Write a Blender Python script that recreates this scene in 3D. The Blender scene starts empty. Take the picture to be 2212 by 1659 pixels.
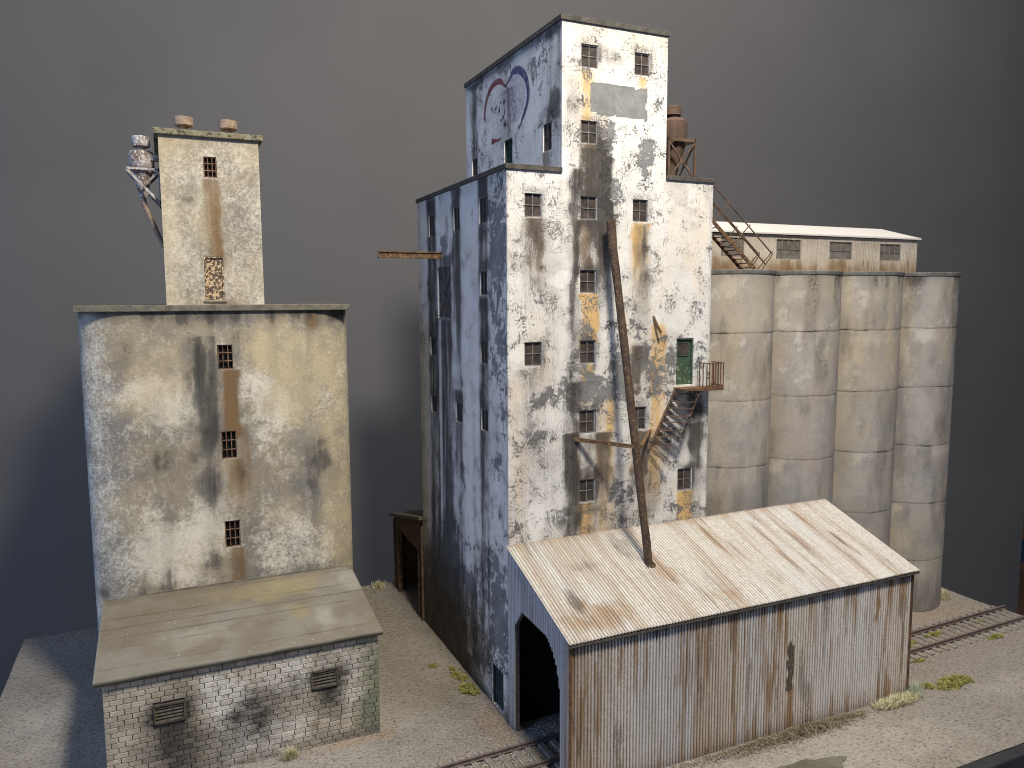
import bpy, math, random
import numpy as np
from mathutils import Vector, Matrix
random.seed(7); rng = np.random.default_rng(7)
S = bpy.context.scene
COL = S.collection
S.unit_settings.system = 'METRIC'; S.unit_settings.scale_length = 0.01   # 1 unit = 1 cm: a tabletop model
# ------------------------------------------------------------------ camera
cd = bpy.data.cameras.new('camera'); cam = bpy.data.objects.new('camera', cd); COL.objects.link(cam)
cd.sensor_width = 36.0; cd.lens = 36 * 1658 / 2212.0; cd.clip_start = 0.5; cd.clip_end = 1500
yaw, pit, rol = 0.423, 0.108, -0.005
fw = Vector((math.sin(yaw)*math.cos(pit), math.cos(yaw)*math.cos(pit), -math.sin(pit)))
r0 = fw.cross(Vector((0, 0, 1))).normalized(); u0 = r0.cross(fw)
rr = math.cos(rol)*r0 + math.sin(rol)*u0; uu = -math.sin(rol)*r0 + math.cos(rol)*u0
M = Matrix.Identity(4)
for i in range(3):
    M[i][0] = rr[i]; M[i][1] = uu[i]; M[i][2] = -fw[i]
M[0][3], M[1][3], M[2][3] = -17.34, -39.12, 24.74
cam.matrix_world = M
cd.dof.use_dof = True; cd.dof.focus_distance = 46.0; cd.dof.aperture_fstop = 0.24
S.camera = cam
S.render.engine = 'CYCLES'; S.cycles.filter_width = 1.0
# ------------------------------------------------------------------ light
w = bpy.data.worlds.new('World'); S.world = w; w.use_nodes = True
w.node_tree.nodes['Background'].inputs[0].default_value = (0.55, 0.66, 1.0, 1)
w.node_tree.nodes['Background'].inputs[1].default_value = 0.14
S.view_settings.view_transform = 'Standard'; S.view_settings.look = 'None'
S.view_settings.exposure = 0.0; S.view_settings.gamma = 1.0
def area(name, loc, target, size, power, color, size_y=None, spread=180):
    l = bpy.data.lights.new(name, 'AREA'); l.shape = 'RECTANGLE' if size_y else 'DISK'
    l.size = size
    if size_y: l.size_y = size_y
    l.energy = power; l.color = color; l.spread = math.radians(spread)
    o = bpy.data.objects.new(name, l); COL.objects.link(o); o.location = loc
    o.rotation_euler = (Vector(target) - Vector(loc)).to_track_quat('-Z', 'Y').to_euler()
    return o
area('key_lamp', (-0.8, -33, 67), (6, 8, 14), 9, 49500, (1.0, 0.925, 0.81))
area('window_light', (-125, -30, 42), (0, 5, 18), 70, 68000, (0.34, 0.53, 1.0), 60)
area('backdrop_wash', (30, -20, 132), (44, 44, 66), 36, 56000, (1.0, 0.95, 0.90), None, 130)  # added unseen source that brightens the upper backdrop
# ------------------------------------------------------------------ numpy noise
_G = {}
def vnoise(x, y, scale, seed=0, octv=4):
    x = np.asarray(x, float)*scale; y = np.asarray(y, float)*scale
    out = 0; amp = 1; tot = 0
    for o in range(octv):
        k_ = seed*31+o
        if k_ not in _G: _G[k_] = np.random.default_rng(k_).random((128, 128))
        g = _G[k_]
        xi = np.floor(x).astype(int); yi = np.floor(y).astype(int); fx = x-xi; fy = y-yi
        fx = fx*fx*(3-2*fx); fy = fy*fy*(3-2*fy)
        a = g[xi % 128, yi % 128]; b = g[(xi+1) % 128, yi % 128]; c = g[xi % 128, (yi+1) % 128]; d = g[(xi+1) % 128, (yi+1) % 128]
        out = out + amp*((a*(1-fx)+b*fx)*(1-fy)+(c*(1-fx)+d*fx)*fy); tot += amp
        x = x*2.03+11.3; y = y*2.03+5.7; amp *= .55
    return out/tot
def sst(a, b, x):
    t = np.clip((x-a)/(b-a), 0, 1); return t*t*(3-2*t)
def streak(u, v, u_0, u_1, vt, vb, amp=1, soft=.18, seed=1, keep=.0):
    """stain running down from vt to vb between u_0 and u_1"""
    wob = (vnoise(u*0+3.1*seed, v, .5, seed)-.5)*.5 + (vnoise(u, v, 1.6, seed+3)-.5)*.45
    uu_ = u+wob
    soft = soft*1.35 if soft > .12 else soft*1.3
    p = sst(u_0-soft, u_0+soft, uu_)*(1-sst(u_1-soft, u_1+soft, uu_))
    cols = .05+1.8*vnoise(u, v*.06, 3.0, seed+9, 3)
    t = (vt-v)/(vt-vb)
    d = sst(-.01, .02, t)*(1-(1-keep)*sst(.25, 1.0, t+(vnoise(u, v*.2, 2, seed+5)-.5)*.5))*(1-sst(1.0, 1.25, t))
    return amp*p*cols*d
def blob(u, v, cu, cv, ru, rv, amp=1, seed=1):
    d = np.sqrt(((u-cu)/ru)**2+((v-cv)/rv)**2) + (vnoise(u, v, 1.1, seed)-.5)*1.6
    return amp*(1-sst(.35, 1.45, d))
# ------------------------------------------------------------------ node helper
class NB:
    def __init__(s, name, rough=.85, spec=.25):
        s.m = bpy.data.materials.new(name); s.m.use_nodes = True
        s.t = s.m.node_tree; s.b = s.t.nodes['Principled BSDF']
        s.b.inputs['Roughness'].default_value = rough; s.b.inputs['Specular IOR Level'].default_value = spec
        s.co = s.t.nodes.new('ShaderNodeTexCoord').outputs['Object']
    def lk(s, v, sock):
        if isinstance(v, bpy.types.NodeSocket): s.t.links.new(v, sock)
        elif isinstance(v, (tuple, list)) and len(v) == 3 and sock.type == 'RGBA': sock.default_value = (*v, 1)
        else: sock.default_value = v
    def mp(s, scale, loc=(0, 0, 0), rot=(0, 0, 0)):
        n = s.t.nodes.new('ShaderNodeMapping'); s.t.links.new(s.co, n.inputs[0])
        n.inputs['Scale'].default_value = scale; n.inputs['Location'].default_value = loc; n.inputs['Rotation'].default_value = rot
        return n.outputs[0]
    def noise(s, scale, detail=4, rough=.55, vec=None, dist=0):
        n = s.t.nodes.new('ShaderNodeTexNoise'); s.t.links.new(vec or s.co, n.inputs['Vector'])
        n.inputs['Scale'].default_value = scale; n.inputs['Detail'].default_value = detail
        n.inputs['Roughness'].default_value = rough; n.inputs['Distortion'].default_value = dist
        return n.outputs[0]
    def vor(s, scale, vec=None, feat='F1', out=0):
        n = s.t.nodes.new('ShaderNodeTexVoronoi'); n.feature = feat; s.t.links.new(vec or s.co, n.inputs['Vector'])
        n.inputs['Scale'].default_value = scale; return n.outputs[out]
    def ma(s, op, a, b=0.0, c=0.0, cl=False):
        n = s.t.nodes.new('ShaderNodeMath'); n.operation = op; n.use_clamp = cl
        s.lk(a, n.inputs[0]); s.lk(b, n.inputs[1]); s.lk(c, n.inputs[2]); return n.outputs[0]
    def st(s, x, lo, hi, o0=0.0, o1=1.0):
        n = s.t.nodes.new('ShaderNodeMapRange'); n.interpolation_type = 'SMOOTHSTEP'
        s.lk(x, n.inputs[0]); n.inputs[1].default_value = lo; n.inputs[2].default_value = hi
        n.inputs[3].default_value = o0; n.inputs[4].default_value = o1; return n.outputs[0]
    def mix(s, f, a, b, mode='MIX'):
        n = s.t.nodes.new('ShaderNodeMix'); n.data_type = 'RGBA'; n.blend_type = mode; n.clamp_factor = True
        s.lk(f, n.inputs[0]); s.lk(a, n.inputs[6]); s.lk(b, n.inputs[7]); return n.outputs[2]
    def attr(s, name):
        n = s.t.nodes.new('ShaderNodeAttribute'); n.attribute_name = name
        sp = s.t.nodes.new('ShaderNodeSeparateColor'); s.t.links.new(n.outputs['Color'], sp.inputs[0])
        return sp.outputs[0], sp.outputs[1], sp.outputs[2], n.outputs['Alpha']
    def sepxyz(s):
        n = s.t.nodes.new('ShaderNodeSeparateXYZ'); s.t.links.new(s.co, n.inputs[0]); return n.outputs
    def fin(s, col, bump=None, dist=.05, strength=1.0, rough=None):
        s.lk(col, s.b.inputs['Base Color'])
        if rough is not None: s.lk(rough, s.b.inputs['Roughness'])
        if bump is not None:
            n = s.t.nodes.new('ShaderNodeBump'); n.inputs['Distance'].default_value = dist
            n.inputs['Strength'].default_value = strength; s.lk(bump, n.inputs['Height'])
            s.t.links.new(n.outputs[0], s.b.inputs['Normal'])
        return s.m
# ------------------------------------------------------------------ materials
def m_peel():
    n = NB('peeling_white_paint', .82, .2)
    gr, ru, oc, pe = n.attr('stain')
    str_ = n.noise(1, 5, .6, n.mp((5, 5, .35)))
    big = n.noise(.35, 4, .6)
    fine = n.noise(9, 4, .6)
    paint = n.mix(n.st(big, .4, .65), (.76, .745, .70), (.68, .665, .615))
    paint = n.mix(n.ma('MULTIPLY', n.st(str_, .5, .75), .28), paint, (.48, .46, .42))
    paint = n.mix(n.ma('MULTIPLY', oc, n.st(fine, .25, .5, .75, 1.15), 0, True), paint, (.70, .46, .19))
    spn = n.noise(13, 4, .65, n.mp((1, 1, .6)))
    spk = lambda x: n.st(n.ma('ADD', n.ma('MULTIPLY', x, .8), spn), 1.0, 1.12)
    wash = n.ma('ADD', n.ma('MULTIPLY', n.ma('MULTIPLY', ru, n.ma('MULTIPLY_ADD', str_, 1.5, .1)), .55), n.ma('MULTIPLY', spk(ru), .42), 0, True)
    paint = n.mix(wash, paint, n.mix(n.st(str_, .38, .62), (.17, .122, .082), (.33, .245, .16)))
    conc = n.mix(n.st(n.noise(.9, 5, .6), .35, .65), (.19, .20, .20), (.27, .27, .265))
    conc = n.mix(n.ma('MULTIPLY', wash, .75), conc, (.16, .125, .09))
    # peeling: large torn patches, small chips, pits
    w1 = n.noise(.75, 9, .66, None, .3)
    w2 = n.noise(2.6, 9, .72, None, .35)
    f = n.ma('ADD', n.ma('MULTIPLY', w1, .40), n.ma('MULTIPLY', w2, .60))
    f = n.ma('ADD', f, n.ma('MULTIPLY', pe, .175))
    big_m = n.st(f, .587, .600)
    chip = n.noise(7.5, 4, .6)
    chip_m = n.st(n.ma('ADD', chip, n.ma('ADD', n.ma('ADD', n.ma('MULTIPLY', pe, .12), n.ma('MULTIPLY', oc, .05)), n.ma('MULTIPLY', w1, .95))), 1.080, 1.096)
    pit = n.noise(15, 2, .5)
    pit_m = n.st(n.ma('ADD', n.ma('ADD', pit, n.ma('MULTIPLY', n.ma('SUBTRACT', w1, .5), .45)), n.ma('ADD', n.ma('MULTIPLY', ru, .12), n.ma('MULTIPLY', gr, .16))), .592, .63)
    mask = n.ma('MAXIMUM', big_m, chip_m)
    paint = n.mix(n.ma('MULTIPLY', n.st(f, .576, .588), .14), paint, (.30, .285, .255))  # rim shading round torn paint, put into the colour for relief
    col = n.mix(mask, paint, conc)
    col = n.mix(n.ma('MULTIPLY', pit_m, .75), col, (.10, .085, .07))
    gw = n.ma('ADD', n.ma('MULTIPLY', n.ma('MULTIPLY', gr, n.ma('MULTIPLY_ADD', str_, 1.7, -.1)), .55), n.ma('MULTIPLY', spk(gr), .45), 0, True)
    col = n.mix(n.ma('MULTIPLY', gw, .88), col, (.05, .046, .042))
    edge = n.ma('MULTIPLY', n.st(f, .57, .588), n.ma('SUBTRACT', 1, big_m))
    h = n.ma('ADD', n.ma('MULTIPLY', n.ma('SUBTRACT', 1, mask), .5), n.ma('ADD', n.ma('MULTIPLY', edge, .35), n.ma('MULTIPLY', n.noise(6, 5, .7, n.mp((1, 1, .45))), .55)))
    return n.fin(col, h, .045, .9)
def m_concrete(name, c1, c2, c3, yel=.5, bumpd=.03, sc=1.0, ycol=(.56, .465, .29)):
    n = NB(name, .9, .15)
    gr, ru, oc, pe = n.attr('stain')
    a = n.noise(.33*sc, 7, .62, None, .2); b = n.noise(1.6*sc, 7, .7); c = n.noise(6*sc, 6, .72); d = n.noise(14*sc, 3, .6)
    bl = n.noise(.75*sc, 10, .78, n.mp((1, 1, .75), (4, 1, 3)))
    str_ = n.noise(1, 5, .6, n.mp((4*sc, 4*sc, .3*sc)))
    col = n.mix(n.st(a, .38, .62), c1, c2)
    m = n.st(n.ma('ADD', n.ma('ADD', n.ma('MULTIPLY', bl, .42), n.ma('MULTIPLY', str_, .08)), n.ma('ADD', n.ma('MULTIPLY', c, .42), n.ma('MULTIPLY', pe, .17))), .43, .63)
    col = n.mix(n.ma('MULTIPLY', n.st(n.noise(.28*sc, 4, .5, n.mp((1, 1, .7), (9, 4, 2))), .5, .68), yel), col, ycol)
    col = n.mix(n.ma('MULTIPLY', m, .9), col, c3)
    col = n.mix(n.ma('MULTIPLY', oc, n.ma('ADD', .2, n.ma('MULTIPLY', c, .9)), 0, True), col, ycol)
    spk = lambda x: n.st(n.ma('ADD', n.ma('MULTIPLY', x, .7), c), .86, 1.05)
    w1_ = n.ma('ADD', n.ma('MULTIPLY', n.ma('MULTIPLY', ru, n.ma('ADD', .35, b)), .65), n.ma('MULTIPLY', spk(ru), .3), 0, True)
    col = n.mix(w1_, col, (.215, .135, .065))
    w2_ = n.ma('ADD', n.ma('MULTIPLY', n.ma('MULTIPLY', gr, n.ma('ADD', .3, str_)), .65), n.ma('MULTIPLY', spk(gr), .4), 0, True)
    col = n.mix(w2_, col, (.07, .066, .058))
    col = n.mix(n.ma('MULTIPLY', n.st(d, .58, .70), .4), col, (.10, .095, .08))
    return n.fin(col, n.ma('ADD', n.ma('MULTIPLY', c, .6), n.ma('MULTIPLY', d, .5)), bumpd, 1.0)
def m_rust(name='rusty_metal', c1=(.13, .075, .05), c2=(.30, .15, .06), c3=(.42, .27, .12), amt=.5, rough=.8):
    n = NB(name, rough, .3)
    a = n.noise(1.3, 6, .65); b = n.noise(7, 5, .6); c = n.noise(22, 3, .6)
    col = n.mix(n.st(a, .38, .6), c1, c2)
    col = n.mix(n.ma('MULTIPLY', n.st(b, .52, .62), amt), col, c3)
    col = n.mix(n.ma('MULTIPLY', n.st(c, .5, .62), .5), col, tuple(x*.45 for x in c1))
    return n.fin(col, n.ma('ADD', b, n.ma('MULTIPLY', c, .6)), .03, .8)
def m_corr(name):
    n = NB(name, .78, .3)
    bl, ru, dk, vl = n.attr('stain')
    mpv = n.mp((3.4, .2, .2)) if 'roof' in name else n.mp((3.5, 3.5, .22))
    s1 = n.noise(1, 5, .6, mpv); s2 = n.noise(1, 5, .6, n.mp((6.5, .10, .10)) if 'roof' in name else n.mp((6.5, 6.5, .10)))
    f = n.noise(5, 5, .65); ff = n.noise(14, 3, .6)
    if 'roof' in name: base = n.mix(n.st(f, .35, .65), (.63, .60, .54), (.48, .455, .40))
    else: base = n.mix(n.st(f, .35, .65), (.82, .765, .68), (.68, .63, .55))
    col = n.mix(n.ma('MULTIPLY', bl, .85), base, (.58, .60, .62))
    col = n.mix(n.ma('MULTIPLY', ru, n.ma('ADD', .25, s1), 0, True), col, (.33, .205, .105))
    col = n.mix(n.ma('MULTIPLY', n.st(s2, .52, .66), n.ma('ADD', n.ma('MULTIPLY', ru, .7), .30), 0, True), col, (.24, .16, .095))
    col = n.mix(n.ma('MULTIPLY', dk, n.st(f, .25, .5), 0, True), col, (.11, .085, .065))
    col = n.mix(n.ma('MULTIPLY', n.st(ff, .59, .68), .55), col, (.15, .12, .09))
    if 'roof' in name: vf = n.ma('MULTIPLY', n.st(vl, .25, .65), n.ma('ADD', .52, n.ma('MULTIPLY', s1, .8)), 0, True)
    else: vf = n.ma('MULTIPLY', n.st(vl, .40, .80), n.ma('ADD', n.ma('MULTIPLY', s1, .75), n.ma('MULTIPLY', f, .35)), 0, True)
    col = n.mix(vf, col, (.10, .072, .045))  # brown wash in the valleys doubles as painted groove shade
    col = n.mix(n.ma('MULTIPLY', n.st(n.noise(11, 3, .6, n.mp((1, 1, 1), (5, 5, 5))), .63, .70), .5), col, (.82, .78, .7))
    return n.fin(col, n.ma('ADD', f, n.ma('MULTIPLY', ff, .6)), .02, .7)
def m_simple(name, c1, c2, scale=3, rough=.8, bump=.02, spec=.25, c3=None, t3=.62):
    n = NB(name, rough, spec)
    a = n.noise(scale, 6, .62); b = n.noise(scale*5, 4, .6)
    col = n.mix(n.st(n.ma('ADD', n.ma('MULTIPLY', a, .7), n.ma('MULTIPLY', b, .3)), .38, .62), c1, c2)
    if c3: col = n.mix(n.st(n.noise(scale*2.2, 5, .6, n.mp((1, 1, 1), (3, 7, 1))), t3, t3+.05), col, c3)
    return n.fin(col, b, bump, .8)
M_PEEL = m_peel()
M_BODY = m_concrete('weathered_concrete', (.35, .30, .215), (.235, .22, .19), (.80, .74, .60), .5, .04)
M_SILO = m_concrete('silo_concrete', (.40, .365, .32), (.31, .293, .275), (.52, .485, .42), .15, .03, 1.0, (.50, .42, .28))
M_SLAB = m_simple('slab_concrete', (.12, .11, .085), (.21, .19, .145), 1.6, .9, .03, .15, (.34, .31, .24), .66)
M_ROOFC = m_simple('dark_roof_edge', (.055, .05, .042), (.10, .093, .08), 2.5, .85, .03, .2, (.24, .21, .16), .66)
M_RUST = m_rust('rusty_metal', (.085, .05, .034), (.19, .098, .05), (.30, .18, .09), .5)
M_RUSTL = m_rust('yellow_rust', (.075, .045, .028), (.16, .09, .042), (.36, .23, .09), .6)
M_GALV = m_rust('flaking_galvanised', (.20, .14, .105), (.50, .46, .43), (.74, .72, .70), .9)
M_TANV = m_rust('tan_rust_vent', (.27, .19, .14), (.42, .31, .22), (.55, .42, .28), .6)
M_DKRUST = m_rust('dark_rust', (.075, .05, .038), (.14, .088, .06), (.22, .14, .09), .5)
M_CYC = m_rust('cyclone_rust', (.10, .066, .05), (.14, .092, .068), (.19, .125, .09), .4, .9)
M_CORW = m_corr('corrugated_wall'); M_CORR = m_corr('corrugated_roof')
M_PANE = m_simple('grimy_brown_glass', (.03, .024, .02), (.085, .066, .052), 2.2, .45, .01, .5, (.16, .13, .10), .66)
M_UNLIT = m_simple('black_unlit_inside', (.004, .004, .004), (.008, .008, .008), 2, .9, 0)
M_FRAME = m_simple('grey_window_frame', (.12, .115, .105), (.25, .24, .225), 5, .7, .01)
M_FRAMED = m_simple('dark_window_frame', (.05, .046, .042), (.10, .095, .088), 5, .7, .01)
M_BARS = m_rust('rusty_bars', (.09, .055, .04), (.24, .13, .075), (.40, .29, .20), .5)
M_GREEN = m_simple('chipped_green_paint', (.04, .075, .045), (.07, .11, .068), 2.5, .65, .02, .3, (.26, .28, .19), .60)
M_DOORR = m_simple('rusted_door_paint', (.075, .055, .04), (.15, .105, .07), 2.4, .7, .02, .3, (.60, .44, .26), .50)
M_WOODD = m_simple('dark_timber', (.07, .062, .055), (.14, .12, .10), 3, .85, .02)
M_RAIL = m_simple('rusty_rail', (.11, .085, .075), (.19, .15, .13), 4, .55, .01, .45)
M_FRAMEB = m_simple('dark_grey_board_paint', (.028, .027, .029), (.045, .043, .045), .9, .5, .01, .4)
def m_sleeper():
    n = NB('weathered_sleeper_wood', .9, .15)
    a = n.noise(1, 5, .6, n.mp((9, 1.2, 9))); b = n.noise(1.1, 4, .6)
    col = n.mix(n.st(a, .35, .65), (.17, .15, .13), (.34, .315, .275))
    return n.fin(n.mix(n.ma('MULTIPLY', n.st(b, .45, .65), .5), col, (.26, .22, .17)), a, .03, .8)
M_SLEEP = m_sleeper()
def m_ground():
    n = NB('gravel_ground', .95, .12)
    gr, ru, oc, pe = n.attr('stain')
    a = n.noise(.16, 6, .6, None, .5); b = n.noise(.7, 6, .65); c = n.noise(5, 6, .72); v = n.vor(6.5); v2 = n.vor(11)
    col = n.mix(n.st(a, .38, .62), (.42, .375, .305), (.46, .42, .36))
    col = n.mix(n.ma('MULTIPLY', pe, .9), col, (.40, .355, .315))
    col = n.mix(n.ma('MULTIPLY', oc, n.st(b, .3, .6, .5, 1)), col, (.50, .345, .21))
    col = n.mix(n.ma('MULTIPLY', ru, n.st(b, .3, .6, .6, 1)), col, (.60, .545, .46))
    col = n.mix(n.st(c, .50, .66, 0, .7), col, (.12, .105, .085))
    col = n.mix(n.st(c, .5, .30, 0, .45), col, (.58, .52, .43))
    col = n.mix(n.ma('MULTIPLY', gr, n.st(b, .2, .6, .5, 1)), col, (.10, .088, .07))
    col = n.mix(n.st(n.noise(19, 2, .5), .70, .73, 0, .7), col, (.66, .63, .58))
    h = n.ma('ADD', n.ma('MULTIPLY', c, 1.4), n.ma('ADD', n.ma('MULTIPLY', v, .5), n.ma('MULTIPLY', v2, .45)))
    return n.fin(col, h, .16, 1.0)
M_GROUND = m_ground()
def m_tarroof():
    n = NB('felt_roof', .9, .15)
    gr, ru, oc, pe = n.attr('stain')
    a = n.noise(.35, 6, .6); c = n.noise(4, 6, .7); d = n.noise(13, 3, .6)
    col = n.mix(n.st(a, .38, .62), (.20, .175, .13), (.245, .23, .19))
    col = n.mix(n.ma('MULTIPLY', oc, .8), col, (.34, .275, .13))
    col = n.mix(n.ma('MULTIPLY', ru, .8), col, (.17, .125, .08))
    col = n.mix(n.st(c, .5, .75, 0, .5), col, (.13, .12, .095))
    col = n.mix(n.ma('MULTIPLY', pe, .75), col, (.44, .425, .36))
    col = n.mix(n.ma('MULTIPLY', n.st(n.vor(2.6), .09, .05), n.st(n.noise(.6, 2, .5), .45, .55)), col, (.75, .72, .62))
    col = n.mix(gr, col, (.09, .08, .06))
    return n.fin(col, n.ma('ADD', c, n.ma('MULTIPLY', d, .6)), .035, .9)
M_FELT = m_tarroof()
def m_brick():
    n = NB('painted_brick', .88, .2)
    gr, ru, oc, pe = n.attr('stain')
    a = n.noise(1.1, 6, .65); c = n.noise(8, 5, .7)
    col = n.mix(n.st(a, .35, .62), (.40, .345, .26), (.58, .52, .41))
    col = n.mix(n.ma('MULTIPLY', pe, n.st(n.noise(2.5, 6, .7), .35, .55)), col, (.84, .81, .73))
    col = n.mix(n.ma('MULTIPLY', oc, .8), col, (.12, .165, .095))
    col = n.mix(n.ma('MULTIPLY', ru, n.ma('ADD', .45, c), 0, True), col, (.17, .125, .08))
    col = n.mix(n.ma('MULTIPLY', gr, n.ma('ADD', .6, c), 0, True), col, (.075, .068, .06))
    col = n.mix(n.st(c, .55, .72, 0, .5), col, (.14, .12, .09))
    return n.fin(col, n.ma('ADD', c, n.ma('MULTIPLY', a, .5)), .035, .8)
M_BRICK = m_brick()
M_MORTAR = m_simple('dark_mortar', (.085, .072, .055), (.14, .12, .09), 4, .95, .02, .1)
def m_backdrop():
    n = NB('grey_backdrop_paper', .95, .1)
    a = n.noise(.035, 3, .5); b = n.noise(1.2, 5, .6)
    col = n.mix(n.st(a, .35, .65), (.125, .122, .118), (.142, .138, .132))
    return n.fin(col, b, .02, .25)
M_BACK = m_backdrop()
def m_leaf(name, c1, c2, sc=3):
    n = NB(name, .8, .2); a = n.noise(sc, 4, .6)
    return n.fin(n.mix(n.st(a, .35, .65), c1, c2))
M_MOSS = m_leaf('moss_green', (.20, .19, .05), (.38, .37, .12), 4)
M_STRAW = m_leaf('straw_grass', (.46, .43, .23), (.66, .62, .42), 5)
M_DEAD = m_leaf('dead_brush', (.13, .105, .075), (.30, .245, .16), 5)
M_PUD = m_simple('muddy_water', (.11, .105, .075), (.17, .16, .12), .6, .12, .0, .5)
M_WOODF = m_simple('brown_cabinet_wood', (.13, .06, .025), (.2, .095, .04), .5, .6, 0)
M_NAVY = m_simple('black_cabinet_side', (.006, .008, .014), (.01, .012, .02), .5, .4, 0)
M_BLUE = m_simple('blue_strap', (.01, .02, .055), (.015, .03, .08), .5, .5, 0)
# ------------------------------------------------------------------ mesh helpers
class MB:
    def __init__(s): s.v = []; s.f = []
    def add(s, vs, fs):
        k = len(s.v); s.v += [tuple(map(float, p)) for p in vs]; s.f += [tuple(i+k for i in f) for f in fs]; return s
    def box(s, x0, x1, y0, y1, z0, z1):
        return s.add([(x0, y0, z0), (x1, y0, z0), (x1, y1, z0), (x0, y1, z0), (x0, y0, z1), (x1, y0, z1), (x1, y1, z1), (x0, y1, z1)],
                     [(0, 3, 2, 1), (4, 5, 6, 7), (0, 1, 5, 4), (1, 2, 6, 5), (2, 3, 7, 6), (3, 0, 4, 7)])
    def bar(s, a, b, w_, h_, up=(0, 0, 1)):
        a = Vector(a); b = Vector(b); d = (b-a).normalized(); up = Vector(up)
        if abs(d.dot(up)) > .98: up = Vector((0, 1, 0))
        sd = d.cross(up).normalized()*w_/2; u_ = sd.normalized().cross(d)*h_/2
        vs = [a-sd-u_, a+sd-u_, a+sd+u_, a-sd+u_, b-sd-u_, b+sd-u_, b+sd+u_, b-sd+u_]
        return s.add(vs, [(0, 1, 2, 3), (4, 7, 6, 5), (0, 4, 5, 1), (1, 5, 6, 2), (2, 6, 7, 3), (3, 7, 4, 0)])
    def tube(s, pts, r, n=14, cap=True):
        pts = [Vector(p) for p in pts]; rs = r if isinstance(r, (list, tuple)) else [r]*len(pts)
        k = len(s.v); prev = None
        for i, p in enumerate(pts):
            d = (pts[min(i+1, len(pts)-1)]-pts[max(i-1, 0)]).normalized()
            ref = prev if prev else (Vector((1, 0, 0)) if abs(d.x) < .8 else Vector((0, 1, 0)))
            x = (ref-d*ref.dot(d)).normalized(); y = d.cross(x); prev = x
            for j in range(n):
                a = 2*math.pi*j/n; s.v.append(tuple(p+(x*math.cos(a)+y*math.sin(a))*rs[i]))
        for i in range(len(pts)-1):
            for j in range(n):
                a = k+i*n+j; b = k+i*n+(j+1) % n; s.f.append((a, b, b+n, a+n))
        if cap:
            s.f.append(tuple(k+j for j in range(n))[::-1]); s.f.append(tuple(k+(len(pts)-1)*n+j for j in range(n)))
        return s
    def lathe(s, c, prof, n=32):
        return s.tube([(c[0], c[1], z) for r, z in prof], [r for r, z in prof], n) if False else s._lathe(c, prof, n)
    def _lathe(s, c, prof, n):
        k = len(s.v)
        for r, z in prof:
            for j in range(n):
                a = 2*math.pi*j/n; s.v.append((c[0]+r*math.cos(a), c[1]+r*math.sin(a), z))
        for i in range(len(prof)-1):
            for j in range(n):
                a = k+i*n+j; b = k+i*n+(j+1) % n; s.f.append((a, b, b+n, a+n))
        s.f.append(tuple(k+j for j in range(n))[::-1]); s.f.append(tuple(k+(len(prof)-1)*n+j for j in range(n)))
        return s
    def build(s, name, mat, parent=None, bevel=0, smooth=False):
        me = bpy.data.meshes.new(name); me.from_pydata(s.v, [], s.f); me.update()
        me.materials.append(mat)
        o = bpy.data.objects.new(name, me); COL.objects.link(o)
        if parent: o.parent = parent
        if smooth:
            for p in me.polygons: p.use_smooth = True
            md = o.modifiers.new('es', 'EDGE_SPLIT'); md.split_angle = math.radians(40)
        if bevel:
            b = o.modifiers.new('bv', 'BEVEL'); b.width = bevel; b.segments = 2; b.limit_method = 'ANGLE'
        return o
def tag(o, label=None, cat=None, group=None, kind=None):
    if label: o['label'] = label
    if cat: o['category'] = cat
    if group: o['group'] = group
    if kind: o['kind'] = kind
    return o
def thing(name, label, cat, loc=(0, 0, 0), group=None):
    o = bpy.data.objects.new(name, None); COL.objects.link(o); o.location = loc; o.empty_display_size = .5
    return tag(o, label, cat, group)
def fix(o, root):       # parent a part built in world coordinates under a root that is not at the origin
    o.parent = root; o.matrix_parent_inverse = Matrix.Translation(root.location).inverted(); return o
def set_stain(me, arr):
    at = me.color_attributes.new('stain', 'FLOAT_COLOR', 'POINT')
    a = np.clip(arr, -1, 2.5).astype(np.float32); at.data.foreach_set('color', a.reshape(-1))
def grid(name, us, vs, pos, mat, parent, keep=None, attr=None, smooth=False, extra=None):
    us = np.array(sorted(set(np.round(us, 4)))); vs = np.array(sorted(set(np.round(vs, 4))))
    U, V = np.meshgrid(us, vs, indexing='ij'); P = pos(U, V)
    nu, nv = U.shape
    I, J = np.meshgrid(np.arange(nu-1), np.arange(nv-1), indexing='ij')
    cu = (us[:-1]+us[1:])/2; cv = (vs[:-1]+vs[1:])/2
    CU, CV = np.meshgrid(cu, cv, indexing='ij')
    k = np.ones_like(CU, bool) if keep is None else keep(CU, CV)
    I = I[k]; J = J[k]
    q = np.stack([I*nv+J, (I+1)*nv+J, (I+1)*nv+J+1, I*nv+J+1], 1)
    used = np.unique(q); remap = -np.ones(nu*nv, int); remap[used] = np.arange(len(used)); q = remap[q]
    verts = np.stack([p.reshape(-1) for p in P], 1)[used]
    fl = q.tolist(); vl = verts.tolist(); n0 = len(vl)
    if extra: fl += [tuple(i+n0 for i in f) for f in extra.f]; vl += extra.v
    me = bpy.data.meshes.new(name); me.from_pydata(vl, [], fl); me.update(); me.materials.append(mat)
    st = np.zeros((len(vl), 4))
    if attr is not None:
        A = attr(U, V)
        for c in range(4): st[:n0, c] = (A[c]+0*U).reshape(-1)[used]
    set_stain(me, st)
    o = bpy.data.objects.new(name, me); COL.objects.link(o)
    if parent: o.parent = parent
    if smooth:
        for p in me.polygons: p.use_smooth = True
        md = o.modifiers.new('es', 'EDGE_SPLIT'); md.split_angle = math.radians(40)
    return o
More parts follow.
